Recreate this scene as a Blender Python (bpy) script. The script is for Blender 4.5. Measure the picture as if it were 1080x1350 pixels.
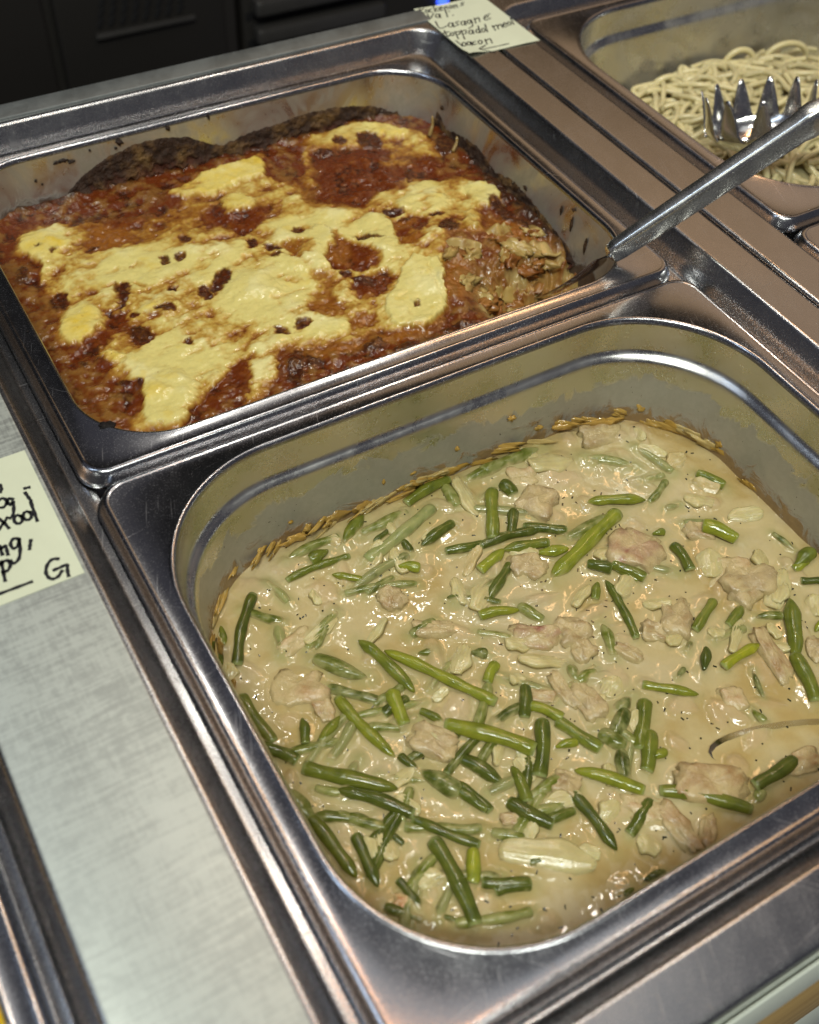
import bpy, math, random
import numpy as np
from mathutils import Vector, Matrix

# ------------------------------------------------------------------ scene, camera, light
scene = bpy.context.scene
for o in list(bpy.data.objects):
    bpy.data.objects.remove(o)
COL = scene.collection
MM = 0.001                                   # everything below is written in millimetres
random.seed(7)

cam_data = bpy.data.cameras.new('camera')
cam = bpy.data.objects.new('camera', cam_data)
COL.objects.link(cam)
rot = ((0.8621034, 0.3586851, -0.3579423), (-0.5047314, 0.6705340, -0.5437191), (0.0449886, 0.6494068, 0.7591093))
m4 = Matrix(rot).to_4x4()
m4.translation = Vector((-51.47, -61.21, 348.3)) * MM
cam.matrix_world = m4
cam_data.sensor_fit = 'HORIZONTAL'
cam_data.sensor_width = 36.0
cam_data.lens = 36.0 * 1447.9 / 1080.0
cam_data.clip_start = 0.01
cam_data.clip_end = 50.0
cam_data.dof.use_dof = True
cam_data.dof.focus_distance = 0.53
cam_data.dof.aperture_fstop = 11.0
scene.camera = cam

world = bpy.data.worlds.new('World')
scene.world = world
world.use_nodes = True
bg = world.node_tree.nodes['Background']
bg.inputs['Color'].default_value = (0.52, 0.52, 0.64, 1)
bg.inputs['Strength'].default_value = 0.13

def area_lamp(name, loc, target, sx, sy, power, color):
    d = bpy.data.lights.new(name, 'AREA')
    d.shape = 'RECTANGLE'
    d.size, d.size_y = sx * MM, sy * MM
    d.energy = power
    d.color = color
    o = bpy.data.objects.new(name, d)
    COL.objects.link(o)
    o.location = Vector(loc) * MM
    o.rotation_euler = (Vector(target) - Vector(loc)).to_track_quat('-Z', 'Y').to_euler()
    return o

# ceiling fluorescent panels above the customer side, and the heat lamps of the gantry over the far wells
area_lamp('ceiling_panel', (-420, -520, 1600), (150, 200, 0), 600, 120, 21.5, (0.96, 1.0, 0.90))
area_lamp('ceiling_panel', (-1100, 500, 1700), (0, 250, 0), 200, 900, 4.0, (0.62, 0.78, 1.0))
area_lamp('ceiling_panel', (250, -900, 1900), (250, 200, 0), 600, 150, 7, (0.96, 1.0, 0.92))
area_lamp('ceiling_panel', (560, 520, 2200), (300, 250, 0), 1000, 800, 1.7, (0.92, 0.98, 1.0))
area_lamp('heat_lamp', (1250, 1050, 950), (350, 350, 0), 1300, 700, 1.55, (1.0, 0.66, 0.37))
area_lamp('heat_lamp', (620, 560, 800), (250, 250, 0), 30, 420, 0.8, (1.0, 0.55, 0.25))

# small bulbs of the two lamp bars hung over the wells
for bx_, by_ in ((230, 330), (420, 330), (200, 560), (400, 560)):
    area_lamp('bar_bulb', (bx_, by_, 680), (bx_, by_, 0), 22, 22, 0.36, (1.0, 0.96, 0.86))
area_lamp('heat_tube', (150, 200, 560), (150, 200, 0), 14, 130, 0.10, (1.0, 0.42, 0.14))

scene.view_settings.view_transform = 'Standard'
scene.view_settings.look = 'None'
scene.view_settings.exposure = 0.0
scene.view_settings.gamma = 1.0
scene.view_settings.use_curve_mapping = False
scene.cycles.use_denoising = True
scene.cycles.max_bounces = 8

# ------------------------------------------------------------------ helpers
WORLD_LOC = {}

def link(o, parent):
    COL.objects.link(o)
    if parent is not None:
        o.parent = parent
    return o

def thing(name, label, cat, loc=(0, 0, 0), group=None):
    o = bpy.data.objects.new(name, None)
    o.empty_display_size = 0.02
    o.location = Vector(loc) * MM
    link(o, None)
    WORLD_LOC[o.name] = np.array(loc, float)
    o['label'] = label
    o['category'] = cat
    if group:
        o['group'] = group
    return o

def mesh_obj(name, verts, faces, mat, parent=None, smooth=True, col=None, sharp=None):
    """verts in millimetres, world axes; the object sits at its parent's place"""
    base = WORLD_LOC.get(parent.name, np.zeros(3)) if parent is not None else np.zeros(3)
    v = (np.asarray(verts, float).reshape(-1, 3) - base) * MM
    me = bpy.data.meshes.new(name)
    if isinstance(faces, np.ndarray):
        nv, nf = len(v), len(faces)
        k = faces.shape[1]
        me.vertices.add(nv)
        me.vertices.foreach_set('co', v.ravel())
        me.loops.add(nf * k)
        me.polygons.add(nf)
        me.polygons.foreach_set('loop_start', np.arange(0, nf * k, k, dtype=np.int32))
        me.loops.foreach_set('vertex_index', faces.astype(np.int32).ravel())
        me.update(calc_edges=True)
        me.validate()
    else:
        me.from_pydata([tuple(p) for p in v], [], faces)
    if smooth:
        me.polygons.foreach_set('use_smooth', np.ones(len(me.polygons), dtype=bool))
        if sharp:
            me.set_sharp_from_angle(angle=math.radians(sharp))
    if col is not None:
        a = me.color_attributes.new('Col', 'FLOAT_COLOR', 'POINT')
        c = np.ones((len(v), 4), np.float32)
        c[:, :col.shape[1]] = col
        a.data.foreach_set('color', c.ravel())
    me.materials.append(mat)
    o = bpy.data.objects.new(name, me)
    link(o, parent)
    WORLD_LOC[o.name] = base
    return o

def tag(o, label, cat, group=None):
    o['label'] = label
    o['category'] = cat
    if group:
        o['group'] = group
    return o

def structure(o):
    o['kind'] = 'structure'
    return o

# ---- numpy noise
def _perm(seed):
    return np.random.RandomState(seed).permutation(4096)
_PERM = {}
def perlin(x, y, seed=0):
    if seed not in _PERM:
        rs = np.random.RandomState(seed + 100)
        a = rs.rand(4096) * 2 * np.pi
        _PERM[seed] = (rs.permutation(4096), np.cos(a), np.sin(a))
    p, gx, gy = _PERM[seed]
    xi = np.floor(x).astype(int); yi = np.floor(y).astype(int)
    xf = x - xi; yf = y - yi
    u = xf * xf * xf * (xf * (xf * 6 - 15) + 10)
    v = yf * yf * yf * (yf * (yf * 6 - 15) + 10)
    def g(ix, iy, dx, dy):
        h = p[(p[ix & 4095] + iy) & 4095]
        return gx[h] * dx + gy[h] * dy
    a = g(xi, yi, xf, yf); b = g(xi + 1, yi, xf - 1, yf)
    c = g(xi, yi + 1, xf, yf - 1); d = g(xi + 1, yi + 1, xf - 1, yf - 1)
    return (a + u * (b - a) + v * ((c + u * (d - c)) - (a + u * (b - a)))) * 1.5

def fbm(x, y, scale, oct=4, seed=0, gain=0.5):
    s = 0; amp = 1.0; f = 1.0 / scale; tot = 0
    for k in range(oct):
        s = s + amp * perlin(x * f + 17.3 * k, y * f - 9.1 * k, seed + k)
        tot += amp; amp *= gain; f *= 2.03
    return s / tot

def sstep(a, b, x):
    t = np.clip((x - a) / (b - a), 0, 1)
    return t * t * (3 - 2 * t)

def mix(a, b, f):
    f = np.asarray(f)[..., None]
    return a * (1 - f) + np.asarray(b, float) * f

# ---- geometry
def rrect(x0, x1, y0, y1, r, nc=10, ns=1):
    """rounded rectangle, counter-clockwise, 4*(nc+ns) points"""
    r = max(r, 0.05)
    pts = []
    corners = [((x1 - r, y0 + r), -90), ((x1 - r, y1 - r), 0), ((x0 + r, y1 - r), 90), ((x0 + r, y0 + r), 180)]
    for ci, ((cx, cy), a0) in enumerate(corners):
        for k in range(nc + 1):
            a = math.radians(a0 + 90.0 * k / nc)
            pts.append((cx + r * math.cos(a), cy + r * math.sin(a)))
        (nx, ny), na = corners[(ci + 1) % 4]
        a = math.radians(na)
        q = (nx + r * math.cos(a), ny + r * math.sin(a))
        p = pts[-1]
        for k in range(1, ns):
            t = k / ns
            pts.append((p[0] + (q[0] - p[0]) * t, p[1] + (q[1] - p[1]) * t))
    return np.array(pts)

def loft(loops, close_end=False):
    n = len(loops[0])
    verts = np.concatenate(loops)
    faces = []
    for i in range(len(loops) - 1):
        a, b = i * n, (i + 1) * n
        for j in range(n):
            k = (j + 1) % n
            faces.append((a + j, a + k, b + k, b + j))
    if close_end:
        faces.append(tuple(range((len(loops) - 1) * n, len(loops) * n)))
    return verts, faces

def ring_loops(x0, x1, y0, y1, prof, nc=10, ns=1):
    """prof: (inset, z, corner radius)"""
    out = []
    for d, z, r in prof:
        p = rrect(x0 + d, x1 - d, y0 + d, y1 - d, r, nc, ns)
        out.append(np.column_stack([p, np.full(len(p), z)]))
    return out

def tube(path, radii, n=10, flat=1.0, up=(0, 0, 1), caps=True):
    path = np.asarray(path, float)
    m = len(path)
    radii = np.full(m, radii) if np.isscalar(radii) else np.asarray(radii, float)
    t = np.gradient(path, axis=0)
    t /= np.linalg.norm(t, axis=1)[:, None] + 1e-9
    upv = np.array(up, float)
    vs = []
    for i in range(m):
        s = np.cross(t[i], upv)
        if np.linalg.norm(s) < 1e-3:
            s = np.cross(t[i], (1, 0, 0.3))
        s /= np.linalg.norm(s)
        w = np.cross(s, t[i])
        for k in range(n):
            a = 2 * math.pi * k / n
            vs.append(path[i] + radii[i] * (math.cos(a) * s + flat * math.sin(a) * w))
    faces = []
    for i in range(m - 1):
        for k in range(n):
            k2 = (k + 1) % n
            faces.append((i * n + k, i * n + k2, (i + 1) * n + k2, (i + 1) * n + k))
    if caps:
        faces.append(tuple(range(n - 1, -1, -1)))
        faces.append(tuple(range((m - 1) * n, m * n)))
    return np.array(vs), faces

def box(x0, x1, y0, y1, z0, z1, b=0.0):
    """box with bevelled vertical and top edges"""
    if b <= 0:
        v = [(x, y, z) for z in (z0, z1) for x, y in ((x0, y0), (x1, y0), (x1, y1), (x0, y1))]
        f = [(0, 3, 2, 1), (4, 5, 6, 7), (0, 1, 5, 4), (1, 2, 6, 5), (2, 3, 7, 6), (3, 0, 4, 7)]
        return np.array(v, float), f
    lo = []
    for d, z in ((0, z0), (0, z1 - b), (b * .3, z1 - b * .3), (b, z1)):
        p = rrect(x0 + d, x1 - d, y0 + d, y1 - d, b, 3)
        lo.append(np.column_stack([p, np.full(len(p), z)]))
    v, f = loft(lo, True)
    n = len(lo[0])
    f.append(tuple(range(n - 1, -1, -1)))
    return v, f

def merge(parts):
    vs, fs, n = [], [], 0
    for v, f in parts:
        v = np.asarray(v)
        vs.append(v)
        fs += [tuple(i + n for i in q) for q in f]
        n += len(v)
    return np.concatenate(vs), fs

def catmull(pts, per=8):
    pts = np.asarray(pts, float)
    p = np.vstack([2 * pts[0] - pts[1], pts, 2 * pts[-1] - pts[-2]])
    out = []
    for i in range(1, len(p) - 2):
        for k in range(per):
            t = k / per
            a, b, c, d = p[i - 1], p[i], p[i + 1], p[i + 2]
            out.append(0.5 * ((2 * b) + (-a + c) * t + (2 * a - 5 * b + 4 * c - d) * t * t + (-a + 3 * b - 3 * c + d) * t ** 3))
    out.append(p[-2])
    return np.array(out)

# ------------------------------------------------------------------ materials
class Nodes:
    def __init__(s, name):
        s.mat = bpy.data.materials.new(name)
        s.mat.use_nodes = True
        s.nt = s.mat.node_tree
        s.b = s.nt.nodes['Principled BSDF']
        g = s.nt.nodes.new('ShaderNodeNewGeometry')
        s.geo = g
        s.pos = s.vmath('SCALE', g.outputs['Position'], scale=1000.0)      # millimetres
    def new(s, t):
        return s.nt.nodes.new(t)
    def put(s, sock, val):
        if isinstance(val, bpy.types.NodeSocket):
            s.nt.links.new(val, sock)
        elif isinstance(val, (tuple, list)) and len(val) == 3 and sock.type == 'RGBA':
            sock.default_value = (*val, 1)
        else:
            sock.default_value = val
    def vmath(s, op, a, b=None, scale=None):
        n = s.new('ShaderNodeVectorMath'); n.operation = op
        s.put(n.inputs[0], a)
        if b is not None: s.put(n.inputs[1], b)
        if scale is not None: s.put(n.inputs['Scale'], scale)
        return n.outputs[0]
    def math(s, op, a, b=0.0, c=None, clamp=False):
        n = s.new('ShaderNodeMath'); n.operation = op; n.use_clamp = clamp
        s.put(n.inputs[0], a); s.put(n.inputs[1], b)
        if c is not None: s.put(n.inputs[2], c)
        return n.outputs[0]
    def noise(s, scale=0.1, detail=3, rough=0.5, dist=0.0, stretch=None, rotz=0.0, offset=(0, 0, 0)):
        v = s.pos
        if stretch is not None or rotz or any(offset):
            mp = s.new('ShaderNodeMapping')
            s.put(mp.inputs['Vector'], v)
            mp.inputs['Rotation'].default_value = (0, 0, rotz)
            mp.inputs['Location'].default_value = offset
            if stretch is not None:
                mp2 = s.new('ShaderNodeMapping')
                mp2.inputs['Scale'].default_value = stretch
                s.put(mp2.inputs['Vector'], mp.outputs[0])
                v = mp2.outputs[0]
            else:
                v = mp.outputs[0]
        n = s.new('ShaderNodeTexNoise')
        s.put(n.inputs['Vector'], v)
        n.inputs['Scale'].default_value = scale
        n.inputs['Detail'].default_value = detail
        n.inputs['Roughness'].default_value = rough
        n.inputs['Distortion'].default_value = dist
        return n.outputs['Fac']
    def remap(s, v, a, b, c=0.0, d=1.0, smooth=True):
        n = s.new('ShaderNodeMapRange')
        if smooth: n.interpolation_type = 'SMOOTHSTEP'
        s.put(n.inputs['Value'], v)
        n.inputs['From Min'].default_value = a; n.inputs['From Max'].default_value = b
        n.inputs['To Min'].default_value = c; n.inputs['To Max'].default_value = d
        return n.outputs['Result']
    def mixc(s, a, b, f, mode='MIX'):
        n = s.new('ShaderNodeMix'); n.data_type = 'RGBA'; n.blend_type = mode
        s.put(n.inputs['Factor'], f); s.put(n.inputs['A'], a) if False else None
        s.put(n.inputs[6], a); s.put(n.inputs[7], b)
        return n.outputs[2]
    def mixf(s, a, b, f):
        n = s.new('ShaderNodeMix'); n.data_type = 'FLOAT'
        s.put(n.inputs[0], f); s.put(n.inputs[2], a); s.put(n.inputs[3], b)
        return n.outputs[0]
    def attr(s, name='Col'):
        n = s.new('ShaderNodeAttribute'); n.attribute_name = name
        return n
    def sep(s, v):
        n = s.new('ShaderNodeSeparateXYZ'); s.put(n.inputs[0], v)
        return n.outputs
    def bump(s, h, strength=0.3, dist=0.001, normal=None):
        n = s.new('ShaderNodeBump')
        s.put(n.inputs['Height'], h)
        n.inputs['Strength'].default_value = strength
        n.inputs['Distance'].default_value = dist
        if normal is not None: s.put(n.inputs['Normal'], normal)
        return n.outputs[0]
    def set(s, **kw):
        names = dict(color='Base Color', rough='Roughness', metal='Metallic', normal='Normal', sss='Subsurface Weight',
                     coat='Coat Weight', coatr='Coat Roughness', spec='Specular IOR Level', aniso='Anisotropic', ior='IOR',
                     trans='Transmission Weight', emit='Emission Color', emits='Emission Strength')
        for k, v in kw.items():
            s.put(s.b.inputs[names[k]], v)
        return s
    def sssr(s, mm, rgb=(1, .75, .45)):
        s.b.inputs['Subsurface Radius'].default_value = rgb
        s.b.inputs['Subsurface Scale'].default_value = mm * MM
        return s

def steel(name, base=(0.42, 0.42, 0.435), r0=0.16, r1=0.34, scratch=0.25, grime=0.25, brushed=None):
    n = Nodes(name)
    sm = n.noise(0.05, 6, 0.7, 0.2, (1, 0.45, 1), 0.5)
    fine = n.noise(1.6, 3, 0.7)
    s1 = n.noise(0.9, 2, 0.6, 0.0, (1, 0.03, 0.2), 0.35)
    s2 = n.noise(0.8, 2, 0.6, 0.0, (1, 0.02, 0.2), 1.45, (40, 7, 0))
    s3 = n.noise(0.7, 2, 0.6, 0.0, (1, 0.025, 0.2), 2.4, (11, 90, 0))
    sc = n.math('MAXIMUM', n.remap(s1, 0.66, 0.76), n.math('MAXIMUM', n.remap(s2, 0.67, 0.77), n.remap(s3, 0.68, 0.78)))
    spots = n.remap(n.noise(0.22, 6, 0.75, 1.0), 0.60, 0.72)
    rough = n.remap(sm, 0.3, 0.7, r0, r1)
    rough = n.math('ADD', rough, n.math('MULTIPLY', sc, 0.12 * scratch * 4))
    rough = n.math('ADD', rough, n.math('MULTIPLY', spots, 0.10))
    rough = n.math('ADD', rough, n.math('MULTIPLY', n.remap(fine, 0.5, 0.75), 0.16))
    dirt = tuple(c * k for c, k in zip(base, (0.62, 0.56, 0.50)))
    col = n.mixc(base, dirt, n.math('MULTIPLY', spots, grime * 2))
    col = n.mixc(col, tuple(c * 0.92 for c in base), n.remap(sm, 0.62, 0.36))
    h = n.math('ADD', n.math('MULTIPLY', sc, -0.5), n.math('MULTIPLY', n.noise(0.05, 2), 0.5))
    if brushed is not None:
        br = n.noise(1.2, 3, 0.7, 0.0, (0.03, 1, 1) if brushed == 'x' else (1, 0.03, 1))
        rough = n.math('ADD', rough, n.math('MULTIPLY', br, 0.22))
        h = n.math('ADD', h, n.math('MULTIPLY', br, 0.5))
    nor = n.bump(h, 0.22 * scratch, 0.0002)
    n.set(color=col, rough=rough, metal=1.0, normal=nor)
    return n

M_RIM = steel('pan_rim_steel', r0=0.17, r1=0.23, scratch=0.4, grime=0.4).mat
M_COUNTER = steel('counter_steel', base=(0.43, 0.425, 0.425), r0=0.22, r1=0.28, scratch=0.3, grime=0.35).mat
M_UTENSIL = steel('utensil_steel', base=(0.66, 0.65, 0.63), r0=0.10, r1=0.2, scratch=0.2, grime=0.1).mat

def plate_material():
    n = Nodes('brushed_plate_steel')
    a = n.noise(0.8, 3, 0.65, 0.0, (0.05, 1, 1), 0.0)
    b = n.noise(0.8, 3, 0.65, 0.0, (1, 0.06, 1), 0.0, (30, 10, 0))
    blot = n.noise(0.045, 4, 0.6)
    fade = n.remap(n.sep(n.pos)[1], 60, 330)
    w = n.math('ADD', n.math('MULTIPLY', a, 0.6), n.math('MULTIPLY', b, 0.3))
    w = n.math('ADD', w, n.math('MULTIPLY', n.noise(0.35, 4, 0.7), 0.5))
    w = n.remap(n.math('ADD', w, n.math('MULTIPLY', blot, 0.5)), 0.84, 1.12)
    col = n.mixc((0.50, 0.53, 0.49), (0.24, 0.25, 0.24), n.math('MULTIPLY', w, n.math('ADD', n.math('MULTIPLY', fade, 0.55), 0.35)))
    rough = n.math('ADD', n.math('MULTIPLY', a, 0.2), 0.36)
    n.set(color=col, rough=rough, metal=0.4, normal=n.bump(n.math('ADD', a, b), 0.25, 0.0002))
    return n.mat
M_PLATE = plate_material()

def basin_material(name, kind):
    n = steel(name, base=(0.60, 0.59, 0.57), r0=0.20, r1=0.36, scratch=0.15, grime=0.2)
    z = n.sep(n.pos)[2]
    base_col = n.b.inputs['Base Color'].links[0].from_socket
    base_r = n.b.inputs['Roughness'].links[0].from_socket
    if kind == 'stew':
        edge = n.math('ADD', z, n.math('MULTIPLY', n.math('SUBTRACT', n.noise(0.045, 4, 0.6, 0.8), 0.5), 42.0))
        film = n.remap(edge, -34.0, -37.0)
        film = n.math('MULTIPLY', film, n.remap(z, -24.0, -27.0))
        mott = n.noise(0.25, 4, 0.65, 0.5)
        fcol = n.mixc((0.27, 0.26, 0.20), (0.20, 0.19, 0.13), n.remap(mott, 0.35, 0.65))
        col = n.mixc(base_col, fcol, n.math('MULTIPLY', film, 0.5))
        metal = n.mixf(1.0, 0.55, film)
        rough = n.mixf(base_r, 0.42, film)
        # greasy brown residue just above the food
        e2 = n.math('ADD', z, n.math('MULTIPLY', n.math('SUBTRACT', n.noise(0.06, 5, 0.65, 1.0, None, 0, (70, 20, 5)), 0.5), 50.0))
        res = n.remap(e2, -51.0, -59.0)
        rcol = n.mixc((0.30, 0.17, 0.035), (0.16, 0.085, 0.02), n.noise(0.2, 4, 0.6))
        col = n.mixc(col, rcol, n.math('MULTIPLY', res, 0.85))
        metal = n.mixf(metal, 0.0, res)
        rough = n.mixf(rough, 0.22, res)
        specks = n.math('MULTIPLY', n.remap(n.noise(0.55, 2, 0.5), 0.735, 0.76), n.remap(z, -28, -40))
        col = n.mixc(col, (0.03, 0.025, 0.012), specks)
        h = n.math('ADD', n.math('MULTIPLY', res, n.noise(0.3, 3)), n.math('MULTIPLY', film, 0.15))
        n.set(color=col, metal=metal, rough=rough, normal=n.bump(h, 0.5, 0.0012))
    elif kind == 'lasagne':
        haze = n.remap(n.noise(0.03, 5, 0.65, 1.2, (1, 1, 0.6)), 0.36, 0.66)
        col = n.mixc(base_col, (0.23, 0.20, 0.125), n.math('MULTIPLY', haze, 0.75))
        metal = n.mixf(1.0, 0.35, haze)
        rough = n.mixf(base_r, 0.45, haze)
        spk = n.remap(n.noise(0.42, 3, 0.6, 0.3), 0.70, 0.74)
        col = n.mixc(col, (0.09, 0.045, 0.015), n.math('MULTIPLY', spk, 0.9))
        low = n.remap(n.math('ADD', z, n.math('MULTIPLY', n.math('SUBTRACT', n.noise(0.05, 5, 0.7, 0.8), 0.5), 34.0)), -26, -33)
        col = n.mixc(col, (0.055, 0.024, 0.010), n.math('MULTIPLY', low, 0.92))
        metal = n.mixf(metal, 0.0, n.math('MAXIMUM', low, spk))
        rough = n.mixf(rough, 0.5, low)
        n.set(color=col, metal=metal, rough=rough, normal=n.bump(n.math('MULTIPLY', low, n.noise(0.4, 4)), 0.6, 0.001))
    else:
        haze = n.remap(n.noise(0.02, 4, 0.6, 0.8), 0.35, 0.7)
        n.set(color=n.mixc(base_col, (0.36, 0.33, 0.24), n.math('MULTIPLY', haze, 0.5)), metal=n.mixf(1.0, 0.6, haze))
    return n.mat

def food_material(name, rough=(0.22, 0.42), sss=0.12, mm=2.0, tint=0.25, bump=0.5, bscale=0.9, bdist=0.0006, spec=0.5, coat=0.0):
    n = Nodes(name)
    c = n.attr('Col').outputs['Color']
    v = n.noise(0.35, 4, 0.65, 0.4)
    c = n.mixc(c, (0, 0, 0), n.remap(v, 0.62, 0.25, 0.0, tint))
    r = n.remap(n.noise(0.3, 3, 0.6, 0, None, 0, (9, 50, 3)), 0.3, 0.7, rough[0], rough[1])
    h = n.math('ADD', n.noise(bscale, 4, 0.6), n.math('MULTIPLY', n.noise(bscale * 0.3, 2), 1.5))
    n.set(color=c, rough=r, sss=sss, normal=n.bump(h, bump, bdist), spec=spec, coat=coat, coatr=0.08)
    n.sssr(mm)
    return n.mat

M_BASIN_STEW = basin_material('stew_basin_steel', 'stew')
M_BASIN_LAS = basin_material('lasagne_basin_steel', 'lasagne')
M_BASIN_PLAIN = basin_material('plain_basin_steel', 'plain')
M_SAUCE = food_material('cream_sauce', (0.06, 0.14), 0.12, 1.6, 0.05, 0.10, 0.22, 0.0006, 0.5)
M_BEAN = food_material('green_bean_skin', (0.05, 0.18), 0.06, 1.0, 0.10, 0.40, 0.30, 0.0007, 0.6)
M_MEAT = food_material('cooked_meat', (0.12, 0.30), 0.08, 1.6, 0.12, 0.6, 0.5, 0.0008, 0.55)
M_ONION = food_material('cooked_onion', (0.12, 0.28), 0.45, 3.0, 0.08, 0.35, 0.5, 0.0005, 0.55)
M_LAS = food_material('baked_lasagne', (0.12, 0.28), 0.05, 1.2, 0.08, 0.16, 0.25, 0.0009, 0.5)
M_CRUST = food_material('burnt_crust', (0.45, 0.8), 0.0, 1.0, 0.55, 1.0, 0.7, 0.0015, 0.35)
M_NOODLE = food_material('spaghetti', (0.18, 0.32), 0.25, 2.0, 0.10, 0.12, 0.5, 0.0003, 0.5)

def plain(name, color, rough=0.6, metal=0.0, var=0.15, emit=None, es=0.0, scale=0.08):
    n = Nodes(name)
    c = n.mixc(color, tuple(x * (1 - var * 2) for x in color), n.noise(scale, 4, 0.6))
    n.set(color=c, rough=rough, metal=metal)
    if emit: n.set(emit=emit, emits=es)
    return n.mat
M_BACKRAIL = steel('back_rail_steel', base=(0.34, 0.37, 0.37), r0=0.42, r1=0.52, scratch=0.3, grime=0.2, brushed='x').mat
M_HANDLE = steel('handle_steel', base=(0.80, 0.79, 0.74), r0=0.20, r1=0.28, scratch=0.15, grime=0.1).mat
M_PAPER = plain('yellow_paper', (0.68, 0.71, 0.53), 0.75, 0, 0.10, scale=0.035)
M_INK = plain('marker_ink', (0.012, 0.012, 0.016), 0.45, 0, 0.1)
M_WHITE = plain('white_laminate', (0.80, 0.84, 0.72), 0.4, 0, 0.05)
M_DARK = plain('dark_cabinet', (0.019, 0.017, 0.015), 0.5, 0, 0.15, scale=0.01)
M_BLACK = plain('black_gap', (0.004, 0.004, 0.005), 0.7)
M_FLOOR = plain('kitchen_floor', (0.03, 0.03, 0.035), 0.6, scale=0.01)
M_GREYMETAL = plain('dull_rail_metal', (0.10, 0.095, 0.09), 0.35, 0.6)
M_LED = plain('blue_indicator', (0.02, 0.05, 0.4), 0.4, emit=(0.05, 0.12, 1.0), es=2.5)
def wood_material():
    n = Nodes('light_wood_band')
    g = n.noise(0.05, 4, 0.6, 0.5, (0.12, 1, 1.6))
    n.set(color=n.mixc((0.60, 0.40, 0.14), (0.46, 0.28, 0.085), n.remap(g, 0.35, 0.65)), rough=0.45)
    return n.mat
M_WOOD = wood_material()

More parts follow.
